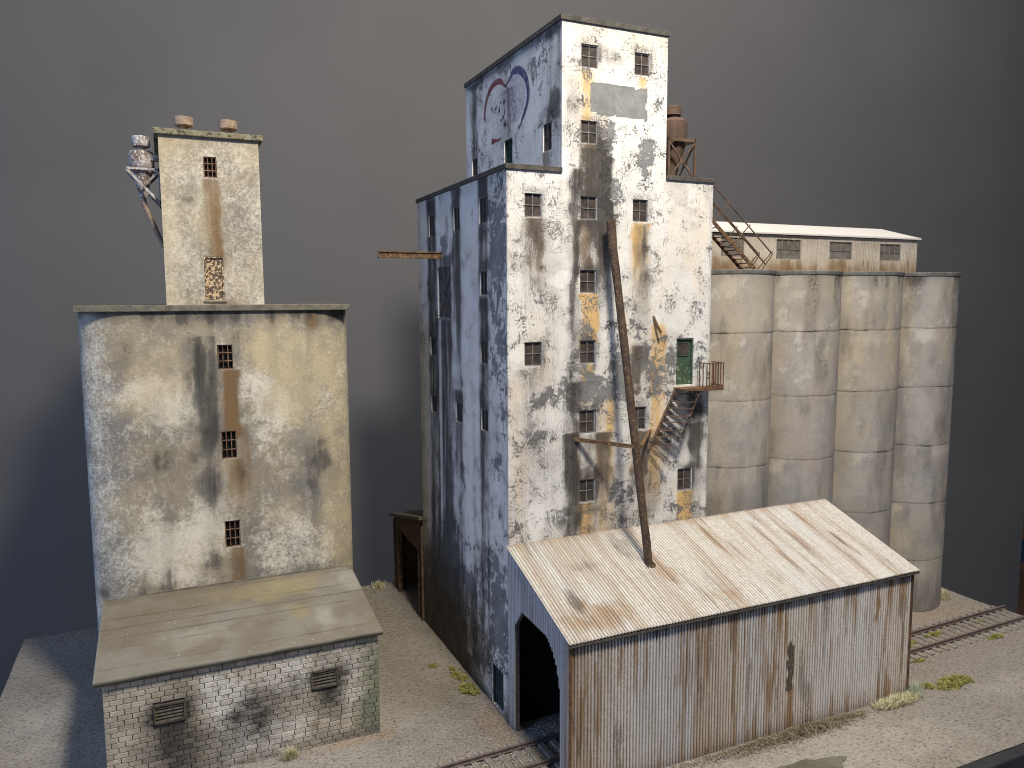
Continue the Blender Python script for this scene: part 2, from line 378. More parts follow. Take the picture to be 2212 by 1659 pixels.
def wall(name, ulim, vlim, pos, inward, holes, mat, parent, attr, outline=None, step=.12, depth=.28, cuts_u=(), cuts_v=()):
    """flat or bent wall as a fine sheet with real openings; pos(u,v)->xyz, inward = unit vector into the building"""
    us = list(np.arange(ulim[0], ulim[1], step))+[ulim[1]]+list(cuts_u); vs = list(np.arange(vlim[0], vlim[1], step))+[vlim[1]]+list(cuts_v)
    ex = MB(); iv = np.array(inward)
    for (a, b, c, d) in holes:
        us = [x for x in us if min(abs(x-a), abs(x-b)) > .03]+[a, b]; vs = [x for x in vs if min(abs(x-c), abs(x-d)) > .03]+[c, d]
        cs = [np.array([float(t) for t in pos(np.float64(p), np.float64(q))]) for p, q in ((a, c), (b, c), (b, d), (a, d))]
        vsx = cs+[p+iv*depth for p in cs]
        ex.add(vsx, [(0, 1, 5, 4), (1, 2, 6, 5), (2, 3, 7, 6), (3, 0, 4, 7)])
    def keep(U, V):
        k = np.ones_like(U, bool) if outline is None else outline(U, V)
        for (a, b, c, d) in holes: k &= ~((U > a) & (U < b) & (V > c) & (V < d))
        return k
    return grid(name, us, vs, pos, mat, parent, keep, attr, extra=ex)
def P3(o, au, av, u, v, n=(0, 0, 0), k=0): return tuple(o[i]+au[i]*u+av[i]*v+n[i]*k for i in range(3))
def window(parent, face, u0_, u1_, v0, v1, nx=2, ny=2, fm=None, pm=None, rec=.14, bw=.07, name='window', mull=.045, sill=False):
    """face: dict(o=origin, u=dir, n=outward). Frame + mullions (window) with a pane sub-part set back in its opening"""
    o, u, nrm = face['o'], face['u'], face['n']
    fm = fm or M_FRAME; pm = pm or M_PANE
    b = MB()
    def bx(ua, ub, va, vb, ka, kb):
        vs = [P3(o, u, (0, 0, 1), uu1, vv1, nrm, kk) for kk in (ka, kb) for (uu1, vv1) in ((ua, va), (ub, va), (ub, vb), (ua, vb))]
        b.add(vs, [(0, 1, 2, 3), (4, 7, 6, 5), (0, 4, 5, 1), (1, 5, 6, 2), (2, 6, 7, 3), (3, 7, 4, 0)])
    e = .004
    bx(u0_+e, u1_-e, v1-bw, v1-e, -rec, -rec+.07); bx(u0_+e, u1_-e, v0+e, v0+bw, -rec, -rec+.07)
    bx(u0_+e, u0_+bw, v0+bw, v1-bw, -rec, -rec+.07); bx(u1_-bw, u1_-e, v0+bw, v1-bw, -rec, -rec+.07)
    iw = (u1_-u0_-2*bw); ih = (v1-v0-2*bw)
    for i in range(1, nx):
        c = u0_+bw+iw*i/nx; bx(c-mull/2, c+mull/2, v0+bw, v1-bw, -rec+.003, -rec+.055)
    for j in range(1, ny):
        c = v0+bw+ih*j/ny; bx(u0_+bw, u1_-bw, c-mull/2, c+mull/2, -rec+.006, -rec+.05)
    if sill: bx(u0_-.02, u1_+.02, v0-.05, v0+.012, -rec+.06, .035)
    w_ = b.build(name, fm, parent)
    p = MB()
    vs = [P3(o, u, (0, 0, 1), a, c, nrm, -rec-.01+.012*random.random()) for a, c in ((u0_, v0), (u1_, v0), (u1_, v1), (u0_, v1))]
    vb = [P3(o, u, (0, 0, 1), a, c, nrm, -rec-.06) for a, c in ((u0_, v0), (u1_, v0), (u1_, v1), (u0_, v1))]
    p.add(vs+vb, [(0, 1, 2, 3), (7, 6, 5, 4), (0, 4, 5, 1), (1, 5, 6, 2), (2, 6, 7, 3), (3, 7, 4, 0)])
    p.build('pane', pm, w_)
    return w_
def bars_window(parent, face, u0_, u1_, v0, v1):
    o, u, nrm = face['o'], face['u'], face['n']
    b = MB()
    T = lambda a, c, k: P3(o, u, (0, 0, 1), a, c, nrm, k)
    r = .032; k = -.10
    for i in (1, 2):
        c = u0_+(u1_-u0_)*i/3; b.tube([T(c, v0+.03, k), T(c, v1-.03, k)], r, 8)
    for j in (1, 2):
        c = v0+(v1-v0)*j/3; b.tube([T(u0_+.03, c, k+.02), T(u1_-.03, c, k+.02)], r, 8)
    fr = [T(u0_+.03, v0+.03, k), T(u1_-.03, v0+.03, k), T(u1_-.03, v1-.03, k), T(u0_+.03, v1-.03, k)]
    for i in range(4): b.bar(fr[i], fr[(i+1) % 4], .07, .07, nrm)
    w_ = b.build('barred_window', M_BARS, parent)
    p = MB(); p.add([T(u0_, v0, -.27), T(u1_, v0, -.27), T(u1_, v1, -.27), T(u0_, v1, -.27), T(u0_, v0, -.33), T(u1_, v0, -.33), T(u1_, v1, -.33), T(u0_, v1, -.33)],
                    [(0, 1, 2, 3), (7, 6, 5, 4), (0, 4, 5, 1), (1, 5, 6, 2), (2, 6, 7, 3), (3, 7, 4, 0)])
    p.build('pane', M_UNLIT, w_); return w_  # black sheet stands in for the unlit inside behind the bars

# ================================================================== SETTING
GX0, GX1, GY0, GY1 = -28.0, 42.7, -13.8, 25.6
def ground_z(x, y):
    z = (vnoise(x+60, y+60, .12, 3, 3)-.5)*.16 + (vnoise(x+60, y+60, .9, 4, 3)-.5)*.05 + (vnoise(x+60, y+60, 3.2, 5, 2)-.5)*.05
    tr = np.exp(-((y+3.4+.017*(x-0))/2.3)**4); z = z+tr*.05
    return z-.05
def g_attr(X, Y):
    ty = -3.55+.026*X
    bal = np.exp(-((Y-ty)/2.6)**4)
    right = sst(20, 27, X)
    gr = .22*blob(X, Y, -3.5, .5, 4, 3, 1, 5)+.20*blob(X, Y, -1.5, 4.5, 1.5, 3, 1, 6)+.45*np.exp(-((Y-ty)/1.0)**4)*(X < 3)+.14*vnoise(X+50, Y+50, .4, 8)
    gr = gr+.6*np.exp(-((Y+7.9)/.45)**2)*sst(7, 11, X)*(1-sst(16, 21, X))
    ru = .75*blob(X, Y, 15, -10.5, 8, 2.4, 1, 11)+.6*blob(X, Y, 31, -9.3, 3.5, 1, 1, 12)+.6*blob(X, Y, -24.5, 12.6, 2.0, 2.2, 1, 13)+.5*blob(X, Y, -25, 8.5, 1.4, 1, 1, 14)+.45*blob(X, Y, -8.5, -1.0, 4, 1.6, 1, 15)+.35*blob(X, Y, -13, 1.0, 5, .9, 1, 16)
    oc = .75*np.exp(-((Y-2.0)/.5)**2)*(1-sst(-6.6, -5.8, X))*sst(-12, -9, X)+.55*blob(X, Y, -.9, 0.3, .9, 2.2, 1, 18)+.55*blob(X, Y, 37, .4, 3.6, .9, 1, 19)
    pe = np.clip(.75*right+.5*bal+.5*sst(-20, -24, X)*0, 0, 1)
    return gr, ru, oc, pe
g = grid('ground', np.arange(GX0, GX1+.01, .2), np.arange(GY0, GY1+.01, .2), lambda X, Y: (X, Y, ground_z(X, Y)), M_GROUND, None, None, g_attr, True)
g['kind'] = 'structure'
gp = g.data.polygons
b = MB()
# board body below the gravel with a dark painted rim
b.box(GX0-.05, GX1+.05, GY0+.0, GY1+.05, -1.6, -.16)
o = b.build('model_board', M_SLAB, None)
tag(o, 'flat board under the gravel ground that carries all the model buildings', 'board')
b = MB(); b.box(GX0-.3, GX1+.3, GY0-.75, GY0-.004, -7, -.02); 
o = b.build('board_fascia', M_FRAMEB, None, .12)
tag(o, 'dark grey painted strip along the front edge of the board, lower right corner', 'edge strip')
b = MB(); b.box(GX0+3, GX1-3, GY0+3, GY1-3, -30, -1.62); o = b.build('display_plinth', M_NAVY); tag(o, 'dark plinth under the model board, hidden below its rim', 'plinth')
# backdrop: a big dark sheet standing behind the board, right edge in view
b = MB()
b.box(-160, 118.6, 44, 44.8, -80, 160)
o = b.build('backdrop', M_BACK); o['kind'] = 'structure'
o = MB().box(100, 190, 62, 90, -90, -24).build('wooden_cabinet', M_WOODF); tag(o, 'brown wooden cabinet seen in the gap right of the grey backdrop', 'cabinet')
o = MB().box(90, 210, 92, 94, -90, 90).build('dark_wall', M_NAVY); tag(o, 'nearly black wall beyond the right edge of the backdrop', 'wall')
o = MB().bar((128, 56, -31), (142, 56, -24.5), 2.0, 2.0).build('blue_tube', M_BLUE); tag(o, 'dark blue tube in front of the brown cabinet at the right edge', 'tube')

# ================================================================== GRAIN ELEVATOR TOWER
W_, D_, H1, X0U, X1U, DU, H2 = 14.0, 16.2, 31.9, 3.4, 10.45, 14.9, 40.13
T = thing('grain_elevator', 'tall white grain elevator tower with flaking paint and a stepped top', 'elevator tower')
FR = dict(o=(0, 0, 0), u=(1, 0, 0), n=(0, -1, 0)); LF = dict(o=(0, 0, 0), u=(0, 1, 0), n=(-1, 0, 0)); UL = dict(o=(X0U, 0, 0), u=(0, 1, 0), n=(-1, 0, 0))
fw_ = [(4.63, 5.72, 37.77, 39.04), (8.15, 9.22, 37.73, 39.0), (4.63, 5.73, 33.6, 34.88), (1.08, 2.16, 29.36, 30.7), (4.61, 5.72, 29.35, 30.67), (8.14, 9.23, 29.36, 30.66),
       (4.6, 5.69, 25.17, 26.49), (1.05, 2.18, 21.05, 22.43), (4.62, 5.69, 21.04, 22.41), (4.58, 5.69, 16.9, 18.3), (8.2, 9.3, 16.85, 18.27), (4.6, 5.72, 12.72, 14.14), (11.71, 12.82, 12.7, 14.13)]
fdoor = (11.46, 12.76, 19.45, 22.37)
def f_attr(u, v):
    gr = .85*streak(u, v, 3.85, 4.45, 32.2, 19.5, 1, .2, 11, .5)+.55*streak(u, v, 3.6, 4.5, 20, 8, .8, .3, 12, .5)
    gr += .55*streak(u, v, 6.0, 6.8, 33, 25.5, 1, .3, 13, .3)+.8*streak(u, v, 5.2, 7.0, 30.5, 26.3, .9, .3, 14, .1)
    gr += .55*streak(u, v, 4.1, 6.4, 33.4, 29.5, 1, .3, 130, 1)+.6*streak(u, v, 5.7, 6.6, 34, 24.5, 1, .25, 131, .6)+.5*streak(u, v, 3.7, 4.6, 17, 9, 1, .25, 132, .8)+.45*streak(u, v, 5.8, 6.3, 14, 9, 1, .25, 133, .8)+.3*streak(u, v, 2.3, 3.0, 16, 9, 1, .3, 134, .6)
    gr += .8*blob(u, v, 13.1, 17.4, .9, 1.9, 1, 15)+.6*streak(u, v, 12.4, 13.5, 17, 11.2, 1, .3, 16, .3)+.35*streak(u, v, 10.2, 10.9, 17.5, 12, 1, .2, 17)
    gr += .45*streak(u, v, 1.2, 2.2, 29.3, 26.5, 1, .3, 135, .1)+.3*streak(u, v, 2.1, 3.0, 29, 21, .6, .3, 18, .2)+.35*streak(u, v, 8.7, 9.6, 29, 17, .9, .3, 19, .3)+.45*blob(u, v, 6.6, 38.6, 1.0, .5, 1, 20)
    gr += .4*blob(u, v, 4.1, 36.2, .5, 1.2, 1, 21)+.35*streak(u, v, .6, 1.4, 20.9, 13, .8, .3, 44, .3)+.3*(1-sst(9, 13, v))*vnoise(u, v, .8, 3)
    for (a, b_, c, d) in fw_:      # soot round each window head
        gr += .45*np.exp(-(((u-(a+b_)/2)/.75)**2+((v-d-.1)/.28)**2))+.5*np.exp(-(((u-b_-.08)/.16)**2+((v-(c+d)/2)/.8)**2))
    ru = 1.25*streak(u, v, 4.5, 5.8, 33.6, 30.6, 1, .1, 22, .9)+.62*streak(u, v, 1.05, 2.3, 29.36, 23.5, 1, .3, 23, .1)
    ru += 1.2*streak(u, v, 4.3, 6.1, 29.3, 26.5, 1, .25, 24, .8)+.55*streak(u, v, 8.1, 9.3, 29.3, 22, 1, .2, 25, .25)+.45*streak(u, v, 1.1, 2.2, 21.0, 15, .9, .3, 26, .2)
    ru += .55*streak(u, v, 8.0, 9.3, 22, 16.5, 1, .3, 27, .5)+1.0*streak(u, v, 3.9, 6.9, 16.9, 11.5, .9, .35, 28, .5)+.9*streak(u, v, 8.2, 10.0, 16.8, 11.4, 1, .3, 29, .5)
    ru += .8*streak(u, v, 4.3, 4.7, 26, 12, .6, .15, 30, .6)+.4*vnoise(u, v*.3, .7, 31)*(vnoise(u, v, .25, 32) > .5)
    oc = 1.0*streak(u, v, 4.7, 5.3, 37.7, 34.9, 1, .15, 33, .7)+1.0*streak(u, v, 8.5, 9.0, 37.7, 36.6, .8, .15, 34)+.9*streak(u, v, 8.15, 9.3, 29.3, 25.0, 1, .15, 35, .2)
    oc += 1.6*streak(u, v, 4.6, 5.75, 25.15, 22.4, 1, .08, 36, .9)+1.2*streak(u, v, 4.7, 5.6, 21.0, 18.9, 1, .12, 37, .5)+1.1*streak(u, v, 9.6, 10.5, 23.3, 13.8, 1, .2, 38, .6)
    oc += .6*streak(u, v, 5.9, 7.0, 19, 9.2, 1, .25, 39, .7)+1.1*streak(u, v, 11.8, 13.0, 12.7, 9.6, 1, .15, 40, .7)+1.2*streak(u, v, 4.6, 5.75, 12.7, 9.9, 1, .1, 41, .7)
    oc += .25*sst(38.3, 39.8, v)*vnoise(u, v, .7, 42)+.35*sst(.5, .7, vnoise(u+9, v*.4, .35, 43))*vnoise(u, v, .9, 6)
    oc += .35*streak(u, v, .1, 1.2, 20, 9, .6, .3, 45, .6)
    pe = .55*blob(u, v, 4.6, 19.3, 2.6, .95, 1.2, 51)+.62*blob(u, v, 8.2, 20.6, 1.7, 2.3, 1.2, 52)+.6*blob(u, v, 9.0, 33.0, .8, 1.8, 1.2, 53)+.55*blob(u, v, 6.55, 34.0, .6, .9, 1.2, 54)
    pe += .6*blob(u, v, 6.4, 32.2, .5, .7, 1.2, 55)+.5*blob(u, v, 3.2, 30.2, 1.1, .35, 1.2, 56)+.5*blob(u, v, 6.9, 30.6, .9, .8, 1.2, 57)+.45*blob(u, v, 13.2, 24.3, .6, 1.2, 1, 58)
    pe += .4*blob(u, v, 13.2, 21, .6, 1.3, 1, 59)+.5*blob(u, v, 7.2, 13, 1.2, .9, 1, 60)+.5*blob(u, v, 12.4, 27.1, 1.1, .14, 1.1, 61)+.45*blob(u, v, 10.8, 20.4, 1.0, 1.6, 1, 62)+.45*blob(u, v, 3.0, 12.2, 1.5, .5, 1, 63)
    pe += .4*blob(u, v, 11.8, 11.2, 2, .8, 1, 64)+.5*blob(u, v, 5.2, 21.2, .9, 1.6, 1, 65)+.35*blob(u, v, 1.0, 17, 1, .6, 1, 66)
    inn = sst(5.25, 5.33, u+(vnoise(u, v, 2, 67)-.5)*.25)*(1-sst(8.9, 8.98, u+(vnoise(u, v, 2, 68)-.5)*.3))*sst(35.3, 35.37, v+.0+(u-5.3)*.02+(vnoise(u, v, 2, 69)-.5)*.3)*(1-sst(36.95, 37.0, v+(vnoise(u, v, 2.3, 70)-.5)*.3))
    pe = pe+2.2*inn
    pe -= .32*sst(.15, -.35, np.abs(u-2.9)-.5)*0
    pe -= .35*sst(10.3, 11.5, u)*sst(22.8, 24, v)+.3*sst(2.9, 3.3, u)*(1-sst(3.6, 4.0, u))*sst(21, 23, v)+.10*sst(36, 38, v)*(1-inn)+.12*streak(u, v, 2.6, 3.4, 31, 9, 1, .3, 71, 1)
    gr += .35*sst(13.7, 14.0, u)+.25*(1-sst(.0, .22, u))
    ru = ru*(.35+1.1*vnoise(u, v, 1.3, 262)); gr = gr+.5*ru*vnoise(u, v*.4, 2.0, 263)
    return gr*1.2, ru*1.05, oc, np.clip(pe, -.8, 2.5)
def set_neg(): pass
def l_attr(u, v):
    gr = .95*streak(u, v, 2.75, 4.2, 32, 25, 1, .25, 81, .6)+.8*streak(u, v, 2.8, 4.3, 25, 6, 1, .3, 82, .7)+.9*streak(u, v, 7.1, 8.8, 32, 20, 1, .35, 83, .5)+.85*streak(u, v, 12.0, 14.0, 32, 5, 1, .35, 84, .8)
    gr += .9*streak(u, v, 9.1, 12.1, 28, 3, 1, .35, 85, .85)+.75*streak(u, v, 7.0, 8.8, 19, 2, 1, .4, 86, .8)+.45*streak(u, v, 5.0, 5.7, 22, 2, 1, .3, 87, .8)+.4*(1-sst(2, 10, v-.35*u*0))*vnoise(u, v, .35, 88)
    gr += .6*(1-sst(4.0, 9.5, v))*sst(5, 10, u)+.35*sst(31.0, 31.9, v)+.35*vnoise(u, v*.2, 1.1, 97)*sst(.45, .6, vnoise(u, v*.15, .8, 98))
    gr += .35*(1-sst(.0, .25, u))+.3*(1-sst(0, .8, v))
    for (a, b_, c, d) in lw_: gr += .5*np.exp(-(((u-(a+b_)/2)/.8)**2+((v-d-.15)/.5)**2))
    ru = .55*streak(u, v, 2.85, 4.0, 29.2, 25, 1, .2, 89, .6)+.6*streak(u, v, 2.85, 4.1, 25, 14, 1, .2, 90, .7)+.55*streak(u, v, 9.2, 11.8, 23.5, 8, 1, .3, 91, .6)+.5*streak(u, v, 12.4, 13.8, 29, 12, 1, .2, 92, .6)+.4*streak(u, v, 7.3, 8.4, 29, 22, 1, .2, 93, .5)
    ru += .2*(1-sst(3, 9, v))*sst(4, 10, u)
    oc = .15*vnoise(u, v*.3, .8, 94)
    pe = .75*blob(u, v, 1.2, 27.8, 1.6, 4.2, 1.2, 95)+.55*blob(u, v, 1.0, 21, 1.5, 4, 1.1, 96)+.5*blob(u, v, 1.6, 14.8, .9, 1.2, 1, 97)+.6*blob(u, v, 1.4, 6.0, 1.7, 2.8, 1.2, 98)+.5*blob(u, v, 10.8, 28.2, 1.2, .8, 1.1, 99)+.5*blob(u, v, 14, 24, 1.3, 3, 1.1, 100)
    pe += .45*blob(u, v, 3.2, 9, 2, 1.4, 1.1, 101)+.55*blob(u, v, 7.0, 13.6, 1.6, .8, 1, 102)+.45*blob(u, v, 9, 9, 3, .8, 1, 103)+.5*blob(u, v, 6.5, 6.5, 2.2, .8, 1, 104)+.4*blob(u, v, 4.0, 3.0, 3, 2.2, 1, 105)-.12
    band = np.maximum.reduce([np.exp(-((u-cc)/ww)**4) for cc, ww in ((6.1, .9), (11.6, .3), (14.9, .7), (4.7, .45))])*sst(6, 11, v)
    pe = pe-.55*band+.28*(1-sst(7, 15, v))
    gr = gr+.35*(1-sst(3, 12, v))*vnoise(u, v*.25, .9, 120)
    return gr*1.05*(1-.75*band), ru*(1-.6*band), oc, pe
lw_ = [(12.45, 13.6, 29.25, 30.7), (7.35, 8.5, 29.25, 30.75), (2.95, 4.05, 29.3, 30.8), (2.88, 3.99, 25.1, 26.5), (12.5, 13.65, 20.9, 22.2), (2.9, 4.02, 21.0, 22.38), (12.5, 13.65, 16.8, 18.0), (7.3, 8.45, 16.8, 18.1), (2.9, 4.0, 16.9, 18.2)]
lbig = (9.2, 11.85, 23.6, 27.05); ldoor = (.85, 2.6, .05, 2.65)
def ul_attr(u, v):
    gr = .85*streak(u, v, 12.7, 13.9, 40, 34.8, 1, .3, 111, .8)+.75*streak(u, v, 6.6, 8.4, 38.3, 35, .8, .5, 112, .5)+.4*streak(u, v, .0, 2.0, 40, 33, .8, .3, 113, .8)+.45*sst(39.2, 40.1, v)+.25*vnoise(u, v*.3, .9, 114)
    gr += .6*blob(u, v, 1.2, 35.6, 1.4, 1.0, 1, 115)+.5*sst(39, 40, v)*vnoise(u, v, .5, 116)
    ru = .9*streak(u, v, 1.2, 2.4, 33.4, 31.8, 1, .1, 117, 1)+.3*streak(u, v, 6.6, 9, 39, 35, 1, .5, 118, 1)
    pe = .55*blob(u, v, 2.8, 38.9, 1.1, .6, 1, 119)+.5*blob(u, v, 2.6, 37.0, .35, .9, 1, 120)+.5*blob(u, v, 3.6, 38, .3, .8, 1, 121)-.08
    return gr, ru, 0*u, pe
front = wall('wall', (0, W_), (0, H2), lambda u, v: (u, 0*u, v), (0, 1, 0), fw_+[fdoor], M_PEEL, T, f_attr, lambda U, V: (V < H1) | ((U > X0U) & (U < X1U)), .13, .3, (X0U, X1U), (H1,))
wall('wall', (0, D_), (0, H1), lambda u, v: (0*u, u, v), (1, 0, 0), lw_+[lbig, ldoor], M_PEEL, T, l_attr, None, .16, .3)
ulw = [(12.72, 13.76, 33.65, 34.86), (1.24, 2.34, 33.4, 34.97)]; uld = (6.7, 8.0, H1+.35, 35.1)
wall('wall', (0, DU), (H1, H2), lambda u, v: (X0U+0*u, u, v), (1, 0, 0), ulw+[uld], M_PEEL, T, ul_attr, None, .14, .3)
r_at = lambda u, v: (.3*vnoise(u, v*.2, .8, 5), .3+0*u, 0*u, .2+0*u)
wall('wall', (0, D_), (0, H1), lambda u, v: (W_+0*u, u, v), (-1, 0, 0), [], M_PEEL, T, r_at, None, .8)
wall('wall', (0, DU), (H1, H2), lambda u, v: (X1U+0*u, u, v), (-1, 0, 0), [], M_PEEL, T, r_at, None, .6)
wall('wall', (0, W_), (0, H2), lambda u, v: (u, (D_ if False else 0)*u+np.where(v <= H1, D_, D_), v), (0, -1, 0), [], M_PEEL, T, r_at, lambda U, V: V < H1, 1.0, .3, (), (H1,))
wall('wall', (X0U, X1U), (H1, H2), lambda u, v: (u, DU+0*u, v), (0, -1, 0), [], M_PEEL, T, r_at, None, 1.0)
for i, f in enumerate(fw_): window(T, FR, *f[:2], f[2], f[3])
for f in lw_: window(T, LF, *f[:2], f[2], f[3], 2, 3 if f[0] < 5 and f[2] < 29 else 2, M_FRAMED, M_PANE)
for f in ulw: window(T, UL, *f[:2], f[2], f[3], 2, 2, M_FRAMED, M_PANE)
def cap(parent, pts, z0, z1, name='roof_edge', mat=None, wd=.34, out=.10):
    """edge strips round a flat roof: list of (a, b, normal out) runs"""
    b = MB()
    for (x0, y0, x1, y1) in pts: b.box(x0, x1, y0, y1, z0, z1)
    return b.build(name, mat or M_ROOFC, parent, .02)
# flat roofs with raised dark edging
cap(T, [(X0U-.1, -.12, X1U+.1, DU+.1)], H2, H2+.30, 'roof')
cap(T, [(-.1, -.12, X0U-.004, D_+.1), (X1U+.004, -.12, W_+.1, D_+.1), (X0U-.004, DU+.004, X1U+.004, D_+.1)], H1, H1+.28, 'roof')
MB().box(6.2, 6.9, .7, 1.3, H2+.301, H2+.42).build('hatch', M_ROOFC, T)
# green doors
def panel_door(parent, face, d, mat, name='door', rec=.2, planks=5, win=True):
    o, u, nrm = face['o'], face['u'], face['n']; b = MB()
    def bx(ua, ub, va, vb, ka, kb):
        vs = [P3(o, u, (0, 0, 1), a, c, nrm, k) for k in (ka, kb) for (a, c) in ((ua, va), (ub, va), (ub, vb), (ua, vb))]
        b.add(vs, [(0, 1, 2, 3), (4, 7, 6, 5), (0, 4, 5, 1), (1, 5, 6, 2), (2, 6, 7, 3), (3, 7, 4, 0)])
    a0, a1, c0, c1 = d; wd = a1-a0; h = c1-c0
    bx(a0, a1, c0, c1, -rec-.1, -rec)
    for x0_, x1_ in ((a0+.004, a0+.1), (a1-.1, a1-.004)): bx(x0_, x1_, c0+.004, c1-.11, -rec+.002, -rec+.14)
    bx(a0+.004, a1-.004, c1-.11, c1-.004, -rec+.002, -rec+.14)
    if win:
        fx0, fx1, fz0, fz1 = a0+.2, a1-.3, c0+h*.64, c0+h*.9
        for q in ((fx0, fx1, fz1, fz1+.06), (fx0, fx1, fz0-.06, fz0), (fx0-.06, fx0, fz0-.06, fz1+.06), (fx1, fx1+.06, fz0-.06, fz1+.06)): bx(*q, -rec+.002, -rec+.05)
    else:
        for i in range(1, planks):
            x = a0+wd*i/planks; bx(x-.015, x+.015, c0, c1-.12, -rec+.002, -rec+.03)
    dr = b.build(name, mat, parent)
    if win:
        b2 = MB(); vs = [P3(o, u, (0, 0, 1), a, c, nrm, k) for k in (-rec+.004, -rec+.02) for (a, c) in ((fx0, fz0), (fx1, fz0), (fx1, fz1), (fx0, fz1))]
        b2.add(vs, [(0, 1, 2, 3), (4, 7, 6, 5), (0, 4, 5, 1), (1, 5, 6, 2), (2, 6, 7, 3), (3, 7, 4, 0)]); b2.build('pane', M_PANE, dr)
    b3 = MB(); hp = P3(o, u, (0, 0, 1), a1-.22, c0+h*.42, nrm, -rec+.04); b3.tube([hp, (hp[0]+nrm[0]*.06, hp[1]+nrm[1]*.06, hp[2])], .035, 8); b3.build('handle', M_DKRUST, dr)
    return dr
tag(panel_door(T, FR, fdoor, M_GREEN), 'chipped green door above the rusty balcony')
M_GRD = m_simple('dark_green_door', (.016, .035, .028), (.035, .058, .048), 1.6, .7, .02, .25, (.09, .10, .09), .6)
tag(panel_door(T, UL, uld, M_GRD, win=False, planks=4), 'dark green door on the upper roof terrace')
tag(panel_door(T, LF, ldoor, M_GRD, win=False, planks=5), 'dark green ground door beside the corrugated shed')
# big braced shutter under the hoist beam
b = MB(); a0, a1, c0, c1 = lbig; k = .16
b.box(k, k+.1, a0, a1, c0, c1)
xm = (a0+a1)/2; zm = c0+(c1-c0)*.49
def lb(p, q, w_=.1): b.bar((k-.03, p[0], p[1]), (k-.03, q[0], q[1]), .07, w_, (1, 0, 0)) if False else b.bar((k-.035, p[0], p[1]), (k-.035, q[0], q[1]), w_, .065, (1, 0, 0))
for p, q in (((a0, c0+.06), (a1, c0+.06)), ((a0, c1-.06), (a1, c1-.06)), ((a0+.06, c0), (a0+.06, c1)), ((a1-.06, c0), (a1-.06, c1)), ((xm, c0), (xm, c1)), ((a0, zm), (a1, zm)), ((a0, c0), (xm, zm)), ((a1, c0), (xm, zm)), ((a0, c1), (xm, zm)), ((a1, c1), (xm, zm))): lb(p, q)
b.build('hoist_door', M_WOODD, T)
MB().box(-.05, .14, a0-.05, a1+.05, c0-.12, c0-.02).build('sill', M_FRAME, T)
# hoist beam: rusty channel sticking out of the wall above the shutter
b = MB(); yb, zb, xl = 11.1, 27.62, -4.35
b.box(xl, .05, yb-.13, yb-.07, zb, zb+.42).box(xl-.01, .05, yb-.22, yb-.03, zb+.34, zb+.44).box(xl-.01, .05, yb-.24, yb-.03, zb-.03, zb+.1)
b.build('hoist_beam', M_RUSTL, T, .015)
b = MB(); b.tube([(9.72, .05, 23.75), (9.86, -.28, 23.1), (9.98, -.45, 22.75)], .09, 10); b.build('pipe_stub', M_RUSTL, T)
# raised crust lines on the wall
# mural: two painted arcs and a bow, worn paint lying on the wall
def m_mural(name, c):
    n = NB(name, .8, .2); f = n.noise(4.5, 6, .7); g_ = n.noise(12, 4, .6)
    tr = n.t.nodes.new('ShaderNodeBsdfTransparent'); mx = n.t.nodes.new('ShaderNodeMixShader')
    m = n.st(n.ma('ADD', n.ma('MULTIPLY', f, .6), n.ma('MULTIPLY', g_, .4)), .40, .50, .12, .97)
    n.t.links.new(m, mx.inputs[0]); n.t.links.new(tr.outputs[0], mx.inputs[1]); n.t.links.new(n.b.outputs[0], mx.inputs[2])
    n.t.links.new(mx.outputs[0], n.t.nodes['Material Output'].inputs[0])
    n.lk(n.mix(f, c, tuple(x*.7 for x in c)), n.b.inputs['Base Color']); return n.m
MR = m_mural('faded_red_paint', (.24, .075, .07)); MBL = m_mural('faded_blue_paint', (.10, .09, .19)); MK = m_mural('faded_black_paint', (.05, .05, .06))
def scr2wall(px, py, x):   # measured photo point -> point on the wall plane (used once, gives wall coordinates)
    X, Y = (px-1106)/1658, (829.5-py)/1658
    d = fw+rr*X+uu*Y; t = (x-(-17.34))/d[0]; return (-39.12+t*d[1], 24.74+t*d[2])
def zpt(zx, zy): return scr2wall((1120+zx*300/1659)*.8848, (140+zy*300/1659)*.8848, X0U)
def smooth_pl(p, n=8):
    out = []
    for i in range(len(p)-1):
        p0 = p[max(i-1, 0)]; p1 = p[i]; p2 = p[i+1]; p3 = p[min(i+2, len(p)-1)]
        for k_ in range(n):
            t = k_/n
            out.append(tuple(.5*((2*p1[j])+(-p0[j]+p2[j])*t+(2*p0[j]-5*p1[j]+4*p2[j]-p3[j])*t*t+(-p0[j]+3*p1[j]-3*p2[j]+p3[j])*t**3) for j in range(2)))
    return out+[p[-1]]
def brush(pts, ws, mat, name='mural_stroke'):
    P = smooth_pl([zpt(*p) for p in pts]); n = len(P); b = MB(); vs = []
    for i, p in enumerate(P):
        q = P[min(i+1, n-1)]; r = P[max(i-1, 0)]; dx, dy = q[0]-r[0], q[1]-r[1]; L = math.hypot(dx, dy) or 1
        t = i/(n-1); w_ = np.interp(t, np.linspace(0, 1, len(ws)), ws)/2
        w_ *= 1+.12*math.sin(i*1.7)
        vs += [(X0U-.006, p[0]-dy/L*w_, p[1]+dx/L*w_), (X0U-.006, p[0]+dy/L*w_, p[1]-dx/L*w_)]
    fs = [(2*i, 2*i+1, 2*i+3, 2*i+2) for i in range(n-1)]
    b.add(vs, fs); return b.build(name, mat, T)
o = brush([(360, 890), (352, 790), (362, 660), (392, 520), (440, 410), (500, 345), (555, 325), (600, 355), (630, 405)], [.10, .28, .33, .38, .42, .42, .38, .28, .12], MR); o['label'] = 'faded red arc of the painted emblem'
